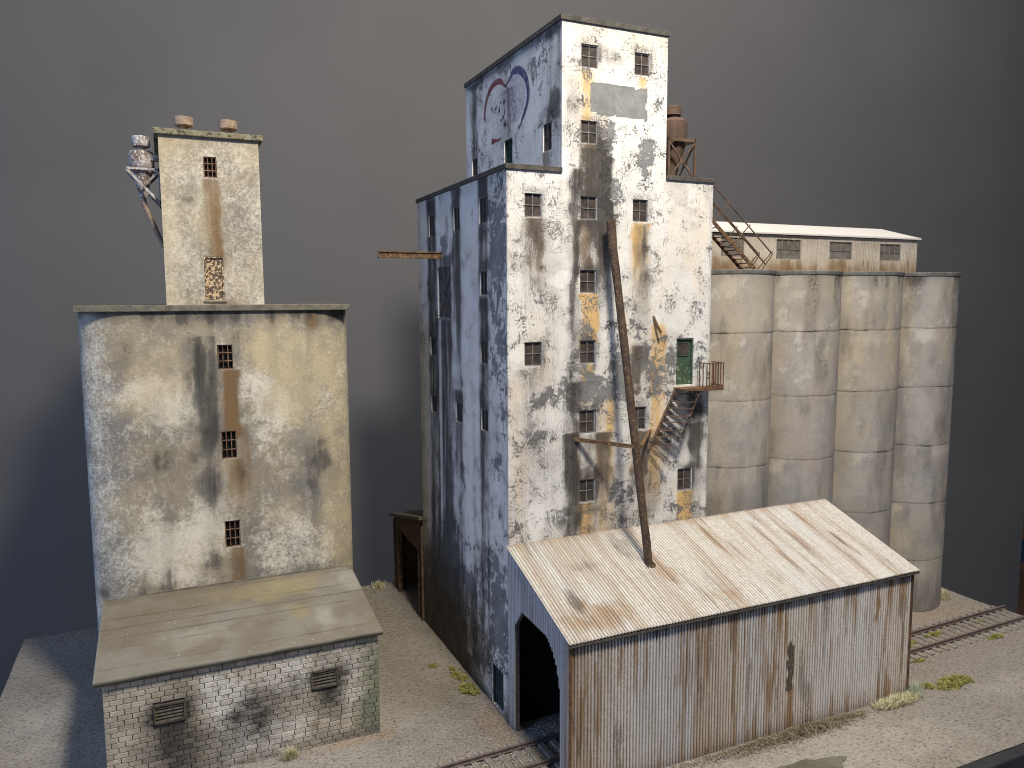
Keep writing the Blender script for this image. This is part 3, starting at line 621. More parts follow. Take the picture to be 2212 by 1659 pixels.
o = brush([(700, 270), (735, 195), (800, 170), (860, 200), (905, 275), (932, 390), (938, 500), (925, 620), (890, 740), (850, 860), (820, 965)], [.30, .44, .5, .5, .46, .42, .4, .38, .32, .24, .05], MBL); o['label'] = 'faded blue arc of the painted emblem'
brush([(622, 395), (645, 372), (665, 335), (700, 275)], [.12, .16, .16, .2], MBL)
o = brush([(445, 1135), (465, 1138), (500, 1125), (540, 1120), (575, 1080)], [.46, .4, .2, .2, .08], MR); o['label'] = 'small red bow of the painted emblem'
b = MB()
for (zx, zy, w_, h_) in ((447, 700, .13, .30), (505, 680, .16, .26), (548, 715, .14, .36), (570, 610, .13, .16), (612, 600, .18, .34), (575, 680, .05, .1), (618, 740, .08, .3), (605, 810, .12, .24), (568, 850, .18, .14), (625, 905, .20, .26), (683, 985, .10, .2)):
    y_, z_ = zpt(zx, zy); b = MB()
    b.add([(X0U-.007, y_+w_, z_-.1*h_), (X0U-.007, y_+w_*.1, z_-h_*.6), (X0U-.007, y_-w_, z_-.2*h_), (X0U-.007, y_-w_*.2, z_+h_*.8)], [(0, 1, 2, 3)])
    b.build('mural_mark', MK, T)
M_WASH = m_mural('faded_lilac_wash', (.50, .44, .56))
b = MB(); pts = [zpt(*p) for p in ((690, 300), (790, 230), (860, 260), (900, 400), (900, 560), (860, 720), (800, 860), (700, 900), (650, 700), (640, 450))]
b.add([(X0U-.004, p[0], p[1]) for p in pts], [tuple(range(10))])
n_ = M_WASH.node_tree
for nd in n_.nodes:
    if nd.type == 'MAP_RANGE': nd.inputs[1].default_value = .25; nd.inputs[2].default_value = .75; nd.inputs[3].default_value = .05; nd.inputs[4].default_value = .45
b.build('mural_wash', M_WASH, T)
# leaning spout pipe from the shed roof up the tower face, with its V brace
b = MB(); pb = Vector((7.43, -3.25, 9.40)); pt = Vector((6.27, -.86, 27.9)); tp = Vector((6.16, -.80, 29.25))
pts = [pb+(pt-pb)*t for t in np.linspace(0, 1, 14)]+[tp]
pts = [p+Vector((random.uniform(-.01, .01), random.uniform(-.01, .01), 0)) for p in pts]
b.tube(pts[:-1], [.235+.012*math.sin(i*2.2) for i in range(14)], 18)
b.tube([pt-Vector((0, 0, .25)), tp], [.265, .265], 18)
M_PIPE = m_rust('pipe_rust', (.055, .033, .026), (.085, .055, .036), (.27, .175, .06), .5, .75)
pipe = b.build('spout_pipe', M_PIPE, T, 0, True); pipe['label'] = 'long leaning rusty spout pipe'
b = MB(); b._lathe((0, 0), [(.52, 0), (.36, .12), (.31, .25)], 16)
fl = b.build('flashing', M_PIPE, pipe); fl.location = (7.45, -3.27, 9.42); fl.rotation_euler = (.36, 0, 0)
b = MB(); j = Vector((7.07, -2.45, 16.38))
b.bar((4.28, .02, 16.62), j+Vector((-.2, -.05, 0)), .14, .22).bar((9.62, .02, 16.72), j+Vector((.25, .0, -.05)), .14, .22)
b.build('brace', M_RUSTL, T)
# balcony and the broken stair below the green door
b = MB(); bx0, bx1, by0 = 11.3, 14.15, -1.15
b.box(bx0, bx1, by0, -.01, 19.27, 19.33)
b.box(12.85, bx1, by0-.04, by0, 19.15, 19.48).box(bx1, bx1+.04, by0-.04, -.01, 19.15, 19.48)
b.box(bx0, 12.8, by0-.03, by0, 19.2, 19.35)
bal = b.build('balcony', M_RUST, T)
b = MB()
for zz in (20.85,): b.bar((12.9, by0-.02, zz), (bx1+.02, by0-.02, zz), .05, .05).bar((bx1+.02, by0-.02, zz), (bx1+.02, -.02, zz), .05, .05).bar((12.9, by0-.02, zz), (12.9, -.35, zz), .05, .05)
for i in range(7): x = 12.9+(bx1+.02-12.9)*i/6; b.bar((x, by0-.02, 19.4), (x, by0-.02, zz), .05, .05)
for i in range(1, 5): y = by0+(-by0)*i/5; b.bar((bx1+.02, y, 19.4), (bx1+.02, y, zz), .05, .05)
for i in range(1, 3): y = by0+(.75)*i/2.2; b.bar((12.9, y, 19.3), (12.9, y, zz), .05, .05)
b.build('railing', M_RUST, bal)
b = MB()
A0, A1 = Vector((11.42, -.95, 19.2)), Vector((9.5, -.95, 16.0)); B0, B1 = Vector((12.35, -.15, 19.2)), Vector((10.75, -.15, 16.9))
A0 = Vector((11.35, -.12, 19.25)); A1 = Vector((9.45, -.12, 15.6)); B0 = Vector((12.55, -1.0, 19.2)); B1 = Vector((11.2, -1.0, 16.2))
b.bar(A0, A1, .05, .2, (0, -1, 0)).bar(B0, B1+Vector((.05, .05, .1)), .05, .16, (0, -1, 0))
for i in range(7):
    t = (i+.7)/8.0; p = A0+(A1-A0)*t*.95; q = B0+(B1-B0)*(t*1.12)
    m_ = (p+q)/2+Vector((0, 0, -.06 if i % 2 else .03))
    b.bar(p, m_, .30, .035).bar(m_, q, .30, .035)
st = b.build('broken_stair', M_DKRUST, T)
b = MB()
for (p, q) in (((9.62, -.2, 16.12), (10.75, -.75, 15.75)), ((9.42, -.2, 15.55), (10.45, -.8, 14.95))):
    p = Vector(p); q = Vector(q); s_ = Vector((.10, -.1, -.17))
    b.bar(p+s_, q+s_, .04, .04).bar(p-s_, q-s_, .04, .04)
    for i in range(7): m_ = p+(q-p)*i/6; b.bar(m_+s_, m_-s_, .035, .035)
b.build('hanging_tread', M_DKRUST, st)

# ================================================================== CORRUGATED TRAIN SHED
SX, SY, SZF, SZB = 24.1, 7.35, 8.0, 10.62
SH = thing('train_shed', 'long corrugated metal shed with an open portal in front of the tower', 'shed', (0, 0, 0))
PITCH = .195; AMP = .052
def roofz(y, lift=.12): return SZB+lift+(SZB-SZF)/SY*y
px_t = [0, .6, 1.6, 3.9, 4.1, 7.4, 7.6, 10.6, 10.9, 12.7, 13, 16.2, 16.5, 19.4, 19.6, 22, 24.1]
blu = [0, 0, .1, .2, .55, .75, .05, .1, .6, .5, .15, .25, .5, .35, .6, .25, .15]
rus = [1, .9, .35, .15, .05, .1, .75, .45, .1, .15, .55, .3, .12, .2, .1, .35, .45]
def fwall_attr(u, v):
    uj = u+(vnoise(u, v*.15, 1.8, 2)-.5)*1.3+(vnoise(u*0, v, .3, 2)-.5)*.12
    bl = np.interp(uj, px_t, blu)*(.8+.4*vnoise(u, v, .8, 3)); ru = np.interp(uj, px_t, rus)
    ru = ru*(.55+.6*vnoise(u, v*.15, 1.3, 4))+.9*sst(4.2, 7.8, v)*sst(.45, .62, vnoise(u, v*.05, 2.6, 6))*(.35+.65*sst(8, 10, u))+.7*sst(.60, .68, vnoise(u, v*.06, 3.1, 16))+.3*(1-sst(0, 1.5, v))
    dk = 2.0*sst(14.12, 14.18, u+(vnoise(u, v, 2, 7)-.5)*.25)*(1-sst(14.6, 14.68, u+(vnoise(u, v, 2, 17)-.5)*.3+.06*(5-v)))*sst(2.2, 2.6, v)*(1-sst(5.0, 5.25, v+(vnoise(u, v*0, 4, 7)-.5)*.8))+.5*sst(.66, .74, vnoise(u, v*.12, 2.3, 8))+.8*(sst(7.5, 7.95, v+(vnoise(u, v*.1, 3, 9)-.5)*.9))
    ru = ru+1.0*streak(u, v, 14.1, 14.6, 2.6, 0, 1, .1, 8, 1)+.8*streak(u, v, 21.0, 21.3, 7.7, 5.5, 1, .05, 10, 1)+.8*streak(u, v, 2.7, 2.9, 7.2, 5.5, 1, .05, 11, 1)
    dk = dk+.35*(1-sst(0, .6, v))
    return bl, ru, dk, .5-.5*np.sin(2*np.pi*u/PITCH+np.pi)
def corr_u(a, b_): return np.arange(a, b_+PITCH/12, PITCH/6)
def prof(u): return AMP*np.sin(2*np.pi*u/PITCH)
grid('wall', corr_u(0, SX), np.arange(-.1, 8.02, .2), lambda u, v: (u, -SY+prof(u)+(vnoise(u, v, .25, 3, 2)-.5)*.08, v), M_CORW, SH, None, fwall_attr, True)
M_LIN = m_simple('black_shade_lining', (.010, .010, .011), (.02, .018, .018), 3, .9, .01, .1)
# black inner skins added to keep the shed inside in shade
MB().box(0.05, SX-.05, -SY+.08, -SY+.14, 0, 7.95).build('shade_lining', M_LIN, SH)
MB().box(0.05, SX-.05, -.12, -.04, -.05, 10.45).build('shade_lining', M_LIN, SH)
b = MB(); b.add([(0.05, -SY+.15, 7.9), (SX-.05, -SY+.15, 7.9), (SX-.05, -.13, 10.4), (.05, -.13, 10.4), (0.05, -SY+.15, 7.82), (SX-.05, -SY+.15, 7.82), (SX-.05, -.13, 10.3), (.05, -.13, 10.3)], [(0, 1, 2, 3), (7, 6, 5, 4), (0, 4, 5, 1), (1, 5, 6, 2), (2, 6, 7, 3), (3, 7, 4, 0)]); b.build('shade_lining', M_LIN, SH)
def roof_attr(u, v):
    bl = .35*sst(.5, .65, vnoise(u, v*.1, .9, 21))
    ru = .45*sst(.52, .66, vnoise(u, v*.05, 1.6, 22))+.95*blob(u, v, 2.3, 6.7, 1.7, 1.0, 1, 23)+.35*blob(u, v, 10, 6.8, 1.6, .6, 1, 24)+.35*(1-sst(0, .8, v))+.6*blob(u, v, 8.0, 4.2, .7, 1.3, 1, 25)
    dk = .35*sst(.62, .70, vnoise(u, v*.05, 3.2, 26))*sst(.35, .6, vnoise(u, v, .35, 27))+.8*blob(u, v, 1.6, 5.6, .3, 1.1, 1, 28)+.4*blob(u, v, 6.6, 1.6, .5, 1.6, 1, 29)+.3*blob(u, v, 3.4, 2.8, .8, .3, 1, 30)
    for (a, c, h) in ((12.8, 2.0, 1.2), (16.5, 2.3, 1.0), (18.5, 3.8, 1.1), (16.3, 4.8, .8), (21.5, 4.2, .8), (20.6, 1.3, .8), (13.6, 3.4, .7)):
        ln = np.exp(-((u-a+.05*(vnoise(u*0, v, 1.5, int(a*7))-.5))/.07)**2)*np.exp(-((v-c)/h)**4)
        dk = dk+.9*ln; ru = ru+.8*np.exp(-((u-a-.12)/.16)**2)*np.exp(-((v-c-.4)/(h*1.5))**4)
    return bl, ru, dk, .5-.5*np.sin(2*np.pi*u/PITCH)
LS = math.hypot(SY, SZB-SZF)
def rpos(u, v):   # v = distance down the slope from the ridge
    y = -v*SY/LS; z = roofz(y)+prof(u)+(vnoise(u, v, .3, 14, 2)-.5)*.08
    return u, y+0*u, z
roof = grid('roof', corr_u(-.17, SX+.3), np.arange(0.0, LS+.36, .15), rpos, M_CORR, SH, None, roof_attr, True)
sm = roof.modifiers.new('sol', 'SOLIDIFY'); sm.thickness = .05; sm.offset = -1
def portal_open(y):     # opening height at depth y (0 = solid)
    a = -y
    if a < .95 or a > 6.42: return 0
    return float(np.interp(a, [.95, 1.85, 4.95, 5.6, 6.1, 6.42], [6.45, 7.55, 7.4, 6.9, 6.2, 5.2]))
def gable(x, sgn, name='end_wall'):
    b = MB(); ys = corr_u(-SY-.0, 0.0); vals = []
    ys = sorted(set(np.round(list(ys)+[-.95, -6.42, -.951, -6.421], 4)))
    vs = []; fs = []
    for i in range(len(ys)-1):
        y0, y1 = ys[i], ys[i+1]; ym = (y0+y1)/2
        nz = 14
        t0, t1 = roofz(y0, .02), roofz(y1, .02)
        if portal_open(ym) > 0: l0 = portal_open(min(max(y0, -6.42), -.95)); l1 = portal_open(min(max(y1, -6.42), -.95))
        else: l0 = l1 = -.1
        k = len(vs)
        for j in range(nz+1):
            vs += [(x+sgn*AMP*math.sin(2*math.pi*y0/PITCH), y0, l0+(t0-l0)*j/nz), (x+sgn*AMP*math.sin(2*math.pi*y1/PITCH), y1, l1+(t1-l1)*j/nz)]
        for j in range(nz): fs.append((k+2*j, k+2*j+1, k+2*j+3, k+2*j+2))
    me = bpy.data.meshes.new(name); me.from_pydata(vs, [], fs); me.materials.append(M_CORW)
    V = np.array(vs); n = len(V)
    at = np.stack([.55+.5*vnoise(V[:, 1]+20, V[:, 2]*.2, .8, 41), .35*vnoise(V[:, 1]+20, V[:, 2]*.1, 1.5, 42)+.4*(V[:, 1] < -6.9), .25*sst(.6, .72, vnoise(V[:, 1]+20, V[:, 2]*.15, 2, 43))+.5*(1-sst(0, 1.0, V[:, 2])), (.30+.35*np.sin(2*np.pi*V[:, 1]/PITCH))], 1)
    set_stain(me, at)
    o = bpy.data.objects.new(name, me); COL.objects.link(o); o.parent = SH
    md = o.modifiers.new('sol', 'SOLIDIFY'); md.thickness = .06; md.offset = 0
    return o
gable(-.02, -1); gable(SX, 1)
b = MB(); 
# timber edging of the portal and posts
for (p, q) in (((-.95, -.1), (-.95, 6.45)), ((-.95, 6.45), (-1.85, 7.55)), ((-1.85, 7.55), (-4.95, 7.4)), ((-4.95, 7.4), (-5.6, 6.9)), ((-5.6, 6.9), (-6.1, 6.2)), ((-6.1, 6.2), (-6.42, 5.2)), ((-6.42, 5.2), (-6.42, -.1))):
    b.bar((.12, p[0], p[1]), (.12, q[0], q[1]), .14, .16, (1, 0, 0))
b.build('portal_frame', M_WOODD, SH)
MB().bar((0.0, -SY-.03, -.1), (0.0, -SY-.03, 8.0), .12, .12).build('corner_strip', M_RUST, SH)
MB().bar((SX+.02, -SY-.03, -.1), (SX+.02, -SY-.03, 8.0), .1, .1).build('corner_strip', M_RUST, SH)
b = MB(); b.bar((-.15, -SY-.22, roofz(-SY-.22)-.12), (SX+.28, -SY-.22, roofz(-SY-.22)-.12), .1, .12); b.build('eave_board', M_WOODD, SH)

# far lean-to shed behind the tower
FS = thing('rear_shed', 'small dark wooden lean-to shed at the far corner of the white tower', 'shed', (0, D_, 0))
M_FW = m_simple('brown_weathered_boards', (.09, .06, .04), (.19, .13, .085), 2.2, .85, .03, .2, (.26, .2, .14), .62)
y0, y1 = D_+.02, 24.35; zt = 6.55
z_at = lambda y: 8.0+(6.25-8.0)*(y-y0)/(y1-y0)
b = MB()
def slab(poly, x0, x1):
    n = len(poly); vs = [(x0, p[0], p[1]) for p in poly]+[(x1, p[0], p[1]) for p in poly]
    b.add(vs, [tuple(range(n)), tuple(range(2*n-1, n-1, -1))]+[(i, i+n, (i+1) % n+n, (i+1) % n) for i in range(n)])
slab([(y0, -.1), (17.3, -.1), (17.3, 5.1), (y0, 5.1)], 0, .2)
slab([(22.9, -.1), (y1, -.1), (y1, 5.45), (22.9, 5.45)], 0, .2)
slab([(y0, 5.102), (17.3, 5.102), (22.9, 5.452), (y1, 5.452), (y1, z_at(y1)), (y0, z_at(y0))], 0, .2)
fix(b.build('wall', M_FW, None), FS)
b = MB(); b.box(.2, 14, y1-.15, y1, -.1, 6.2); fix(b.build('wall', M_FW, None), FS)
b = MB(); b.box(6, 6.2, y0, y1-.16, -.1, 6.2); fix(b.build('inner_wall', M_WOODD, None), FS)
b = MB(); b.add([(-.35, y0, z_at(y0)+.02), (14.3, y0, z_at(y0)+.02), (14.3, y1+.4, z_at(y1+.4)+.02), (-.35, y1+.4, z_at(y1+.4)+.02),
                 (-.35, y0, z_at(y0)+.27), (14.3, y0, z_at(y0)+.27), (14.3, y1+.4, z_at(y1+.4)+.27), (-.35, y1+.4, z_at(y1+.4)+.27)],
                [(0, 3, 2, 1), (4, 5, 6, 7), (0, 1, 5, 4), (1, 2, 6, 5), (2, 3, 7, 6), (3, 0, 4, 7)])
fix(b.build('roof', M_SLAB, None), FS)
for (yp, zp) in ((17.2, 5.1), (22.95, 5.4), (y0+.1, 7.5), (y1-.1, 6.1)): fix(MB().bar((-.06, yp, -.1), (-.06, yp, zp), .2, .1).build('post', M_FW, None), FS)

# ================================================================== LEFT CONCRETE ELEVATOR
LE = thing('concrete_elevator', 'stained yellowish concrete elevator with rounded corners and a slim tower on its flat roof', 'elevator building', (-14.2, 16, 0))
BX0, BX1, BY, BYB, BH = -21.92, -6.48, 10.25, 24.0, 24.22
rx, ry = 2.7, 1.35
# perimeter path (front, anticlockwise seen from above): left side back -> left corner -> front -> right corner -> right side back
path = [(BX0, BYB)]
path += [(BX0, y) for y in np.linspace(BYB-.5, BY+ry+.1, 8)]
path += [(BX0+rx-rx*math.cos(a), BY+ry-ry*math.sin(a)) for a in np.linspace(0, math.pi/2, 26)]
nf0 = len(path)-1
path += [(x, BY) for x in np.arange(BX0+rx+.1, BX1-rx, .1)]
path += [(BX1-rx+rx*math.sin(a), BY+ry-ry*math.cos(a)) for a in np.linspace(0, math.pi/2, 26)]
path += [(BX1, y) for y in np.linspace(BY+ry+.5, BYB, 8)]
path = np.array(path); seg = np.concatenate([[0], np.cumsum(np.hypot(*np.diff(path, axis=0).T))])
s_of_x = lambda x: seg[nf0]+(x-(BX0+rx))
def bpos(u, v):
    return np.interp(u, seg, path[:, 0]), np.interp(u, seg, path[:, 1]), v
bw_ = [(-14.55, -13.67, 20.7, 22.19), (-14.57, -13.69, 15.2, 16.9), (-14.6, -13.70, 9.62, 11.3)]
def b_attr(s, v):
    u = np.interp(s, seg, path[:, 0])
    gr = .85*streak(u, v, -16.0, -14.7, 22.8, 14.5, 1, .5, 201, .3)+.55*blob(u, v, -19.6, 21.7, 1.0, 1.4, 1, 202)+.25*blob(u, v, -16.0, 14.8, 2.4, 2.4, 1, 203)+.4*streak(u, v, -13.6, -12.5, 23, 19.5, 1, .4, 204, .2)
    gr += .45*blob(u, v, -14.8, 8.6, 1.2, .9, 1, 205)+.45*streak(u, v, -13.6, -12.4, 17, 7.5, .8, .4, 206, .6)+.5*sst(23.2, 24.2, v+(vnoise(u, v, .8, 4)-.5))*1.0+.3*blob(u, v, -9.5, 14, 2.5, 1.8, 1, 207)+.35*blob(u, v, -18.5, 16, 2, 2, 1, 208)
    gr += .5*(1-sst(0, .7, np.abs(v-(7.6)))*1)*vnoise(u, v, 1.2, 209)+.3*sst(.55, .7, vnoise(u+40, v*.4, .5, 219))
    gr += .28*streak(u, v, -19.1, -17.6, 12, 6, 1, .5, 231, 1)
    ru = 1.0*streak(u, v, -14.5, -13.5, 20.7, 16.9, 1, .15, 210, .9)+.75*streak(u, v, -13.7, -12.9, 17.3, 11, 1, .25, 211, .4)+.5*streak(u, v, -14.5, -13.4, 9.6, 7.2, 1, .3, 212, 1)+.9*blob(u, v, -8.9, 23.6, .55, .7, 1, 213)+.35*blob(u, v, -13.9, 13.2, .9, 1.6, 1, 214)
    ru += .3*sst(22.2, 24, v)*vnoise(u+30, v, .5, 215)
    oc = .55*blob(u, v, -18, 20.3, 2.2, 2.6, 1, 216)+.7*blob(u, v, -10.0, 20.5, 2.6, 3.2, 1, 217)+.5*blob(u, v, -7.6, 12.5, 1.3, 5, 1, 218)+.6*blob(u, v, -12.6, 22.3, 2, 1.3, 1, 220)+.45*blob(u, v, -13.8, 14, .9, 2.2, 1, 221)
    pe = .7*blob(u, v, -17.5, 18.8, 2.6, 1.8, 1, 222)+.8*blob(u, v, -17.6, 9.8, 2.6, 2.2, 1, 223)+.7*blob(u, v, -11.8, 18.8, 1.3, 2.6, 1, 224)+.6*blob(u, v, -10.2, 9.6, 2.2, 2, 1, 225)+.6*blob(u, v, -15.3, 13, 1.0, 3, 1, 226)-.15*sst(.5, .7, vnoise(u+20, v, .2, 227))
    pe = pe+.3*(1-sst(-21.6, -19.5, u))
    gr += .38*np.exp(-((u+15.45+.35*(vnoise(u*0, v, .6, 250)-.5))/.55)**2)*sst(13.5, 16, v)*(1-sst(21.5, 23, v))+.45*np.exp(-((u+15.3)/.5)**2)*sst(7.5, 9, v)*(1-sst(13, 15, v))
    ru += .5*np.exp(-((u+14.0+.3*(vnoise(u, v, 1.2, 260)-.5))/.5)**2)*((v > 16.9)*(v < 20.7))+.5*np.exp(-((u+13.9)/.45)**4)*(v < 15.2)*sst(12, 14.5, v)+.45*np.exp(-((u+13.9)/.5)**4)*(v < 9.6)
    gr += .6*sst(.5, .72, vnoise(u+40, v*.1, 1.4, 265))*vnoise(u+40, v, .4, 266)
    gr += .35*sst(21.0, 24.2, v)*vnoise(u+40, v*.5, .6, 270)
    return gr*1.0, ru*1.0, oc*1.45, pe
sb = [(s_of_x(a), s_of_x(b_), c, d) for a, b_, c, d in bw_]
wall('wall', (0, seg[-1]), (0, BH), bpos, (0, 1, 0), sb, M_BODY, None, b_attr, None, .14, .3)
wl = bpy.data.objects[-1] if False else [o for o in COL.objects if o.name.startswith('wall') and o.parent is None][-1]
fix(wl, LE)
LFR = dict(o=(0, BY, 0), u=(1, 0, 0), n=(0, -1, 0))
for a in bw_: fix(bars_window(None, LFR, *a), LE)
b = MB(); b.box(BX0-.06, BX1-.08, 10.02, BYB+.3, BH, BH+.37); fix(b.build('roof_slab', M_SLAB, None, .04), LE)
b = MB(); b.box(BX0+.05, BX1-.05, BYB-.1, BYB, 0, BH-.01); fix(b.build('rear_wall', M_SLAB, None), LE)
# slim tower
HX0, HX1, HY, HYB, HZ0, HZ1 = -17.2, -11.6, 11.4, 18.5, BH+.37, 34.52
hw = (-14.8, -14.05, 32.2, 33.42); hd = (-15.02, -13.92, HZ0+.28, 27.5)
def h_attr(u, v):
    gr = .4*blob(u, v, -15.6, 31.2, .8, .9, 1, 241)+.35*streak(u, v, -16.4, -15.4, 31, 27, .7, .3, 242, .5)+.3*blob(u, v, -12.6, 29, .9, 3, 1, 243)+.5*sst(34, 34.5, v)*vnoise(u+20, v, .8, 3)+.25*sst(.55, .7, vnoise(u+20, v*.4, .7, 244))
    ru = .8*streak(u, v, -14.95, -13.85, 32.15, 27.6, 1, .15, 245, .75)+.4*np.exp(-((u+14.4+.3*(vnoise(u+20, v, 1.2, 261)-.5))/.5)**2)*((v < 32.2)*(v > 27.4))+.8*np.exp(-((v-HZ0)/.3)**2)*np.exp(-((u+14.1)/1.2)**2)+.5*blob(u, v, -13.7, 27.2, .4, 1.6, 1, 246)+.5*blob(u, v, -12.0, 33, .5, 1, 1, 247)
    oc = .6*(1-sst(.2, 1.5, u+17.2))+1.1*sst(32.4, 34.4, v)*vnoise(u+20, v, .7, 248)+.12+.3*blob(u, v, -12.3, 26, 1, 1.3, 1, 249)+.35*streak(u, v, -15.5, -14.8, 31.9, 27.6, .5, .3, 250, .5)
    pe = .1+.45*vnoise(u+20, v*.6, .5, 251)
    return gr, ru, oc, pe
LHF = dict(o=(0, HY, 0), u=(1, 0, 0), n=(0, -1, 0))
fix(wall('wall', (HX0, HX1), (HZ0, HZ1), lambda u, v: (u, HY+0*u, v), (0, 1, 0), [hw, hd], M_BODY, None, h_attr, None, .13, .3), LE)
sa = lambda u, v: (.3*vnoise(u, v, .5, 3), .15+0*u, .2+0*u, .2+0*u)
fix(wall('wall', (HY, HYB), (HZ0, HZ1), lambda u, v: (HX0+0*u, u, v), (1, 0, 0), [], M_BODY, None, sa, None, .5), LE)
fix(wall('wall', (HY, HYB), (HZ0, HZ1), lambda u, v: (HX1+0*u, u, v), (-1, 0, 0), [], M_BODY, None, sa, None, .5), LE)
fix(wall('wall', (HX0, HX1), (HZ0, HZ1), lambda u, v: (u, HYB+0*u, v), (0, -1, 0), [], M_BODY, None, sa, None, .5), LE)
fix(bars_window(None, LHF, *hw), LE)
M_CAPY = m_simple('mossy_concrete_edge', (.19, .17, .105), (.28, .26, .17), 1.8, .9, .04, .15, (.10, .09, .06), .54)
b = MB(); b.box(HX0-.24, HX1+.26, HY-.26, HYB+.2, HZ1, HZ1+.34); fix(b.build('roof_slab', M_CAPY, None, .04), LE)
b = MB(); b.box(HX0-.1, HX1+.1, HY-.1, HYB, HZ1-.22, HZ1-.002); fix(b.build('roof_slab_lower', M_SLAB, None, .02), LE) if False else None
b = MB(); a0, a1, c0, c1 = hd
b.box(a0, a1, HY+.12, HY+.2, c0, c1).box(a0+.004, a0+.08, HY+.02, HY+.119, c0+.004, c1-.09).box(a1-.08, a1-.004, HY+.02, HY+.119, c0+.004, c1-.09).box(a0+.004, a1-.004, HY+.02, HY+.119, c1-.088, c1-.004)
dr = fix(b.build('door', M_DOORR, None), LE); dr['label'] = 'rusted metal door with flaking cream paint'
b = MB(); b.box(a0-.1, a1+.1, HY-.08, HY-.002, c0-.14, c0-.03); fix(b.build('door_step', M_SLAB, None), LE)
for (x, y) in ((-15.72, 13.6), (-13.13, 13.6)):
    b = MB(); b._lathe((x, y), [(.66, HZ1+.34), (.5, HZ1+.62), (.2, HZ1+.78), (.2, HZ1+1.2)], 28)
    v = fix(b.build('roof_vent', M_TANV, None, 0, True), LE)
    b = MB(); b._lathe((x, y), [(.2, HZ1+1.02), (.46, HZ1+.98), (.56, HZ1+1.04), (.57, HZ1+1.50), (.5, HZ1+1.54), (.1, HZ1+1.56)], 28)
    c_ = b.build('vent_cap', M_TANV, None, 0, True); c_.parent = v
# dust collector on the side of the slim tower
DC = thing('dust_collector', 'small flaking white dust collector bracketed to the side of the left slim tower', 'dust collector', (-17.3, 13, 30), 'cyclone dust collectors')
cx, cy = -18.16, 13.0
b = MB(); b._lathe((cx, cy), [(.17, 30.85), (.2, 31.0), (.64, 32.72), (.70, 32.80), (.70, 33.60), (.62, 33.72), (.22, 33.78), (.22, 34.1)], 30); fix(b.build('cone_body', M_GALV, None, 0, True), DC)
b = MB(); b._lathe((cx+.02, cy), [(.2, 34.02), (.42, 33.98), (.5, 34.02), (.51, 34.55), (.45, 34.60), (.1, 34.62)], 30); fix(b.build('cap', M_GALV, None, 0, True), DC)
b = MB(); b.box(cx+.2, HX0+.0, cy-.55, cy-.15, 33.15, 33.5); fix(b.build('inlet_duct', M_GALV, None, .02), DC)
b = MB(); b.tube([(cx, cy, 30.95), (cx+.05, cy, 30.55), (-17.19, cy, 28.1)], .15, 14); fix(b.build('outlet_pipe', M_TANV, None, 0, True), DC)
for dy in (-.72, .72):
    b = MB(); b.bar((HX0, cy+dy, 32.62), (cx-.82, cy+dy, 32.62), .1, .13).bar((cx-.80, cy+dy, 32.55), (HX0, cy+dy, 30.6), .1, .15).bar((HX0-.08, cy+dy, 32.5), (cx+.15, cy+dy, 31.72), .09, .12).bar((HX0-.04, cy+dy, 32.7), (HX0-.04, cy+dy, 30.5), .08, .1)
    fix(b.build('bracket', M_GALV, None), DC)
b = MB(); b.bar((cx-.78, cy-.72, 32.62), (cx-.78, cy+.72, 32.62), .1, .12); fix(b.build('bracket_tie', M_GALV, None), DC)
# tower cyclone on the right shoulder
DC2 = thing('dust_collector', 'brown rusty dust collector on a cross-braced frame on the right shoulder of the white tower', 'dust collector', (12.9, 2.6, H1+.34), 'cyclone dust collectors')
cx, cy = 12.88, 2.75
b = MB(); b._lathe((cx, cy), [(.2, 32.35), (.86, 34.7), (.92, 34.85), (.92, 36.0), (.72, 36.18), (.42, 36.24), (.42, 36.45)], 34); fix(b.build('cone_body', M_CYC, None, 0, True), DC2)
b = MB(); b._lathe((cx-.05, cy), [(.42, 36.42), (.56, 36.42), (.57, 36.92), (.5, 36.97), (.1, 36.98)], 30); fix(b.build('cap', M_CYC, None, 0, True), DC2)
f0x, f1x, f0y, f1y, ft = cx-1.0, cx+1.0, cy-1.0, cy+1.0, 34.75; fb = H1+.34
b = MB()
for (x, y, X, Y) in ((f0x, f0y, f1x, f0y), (f1x, f0y, f1x, f1y), (f1x, f1y, f0x, f1y), (f0x, f1y, f0x, f0y)):
    b.bar((x, y, ft), (X, Y, ft), .13, .2)
fix(b.build('top_frame', M_DKRUST, None), DC2)
for (x, y) in ((f0x, f0y), (f1x, f0y), (f1x, f1y), (f0x, f1y)):
    fix(MB().bar((x, y, fb), (x, y, ft+.1), .13, .13, (0, 1, 0)).build('leg', M_DKRUST, None), DC2)
for (x, y, X, Y) in ((f0x, f0y, f1x, f0y), (f1x, f0y, f1x, f1y), (f0x, f1y, f1x, f1y), (f0x, f0y, f0x, f1y)):
    m_ = Vector(((x+X)/2, (y+Y)/2, (fb+ft)/2))
    b = MB().bar((x, y, fb+.1), (X, Y, ft-.1), .07, .11).bar((x+.001, y+.001, ft-.1), (X, Y, fb+.1), .066, .104)
    e = (.17, .06) if y == Y else (.06, .17); b.box(m_.x-e[0], m_.x+e[0], m_.y-e[1], m_.y+e[1], m_.z-.19, m_.z+.19)
    fix(b.build('cross_brace', M_DKRUST, None), DC2)

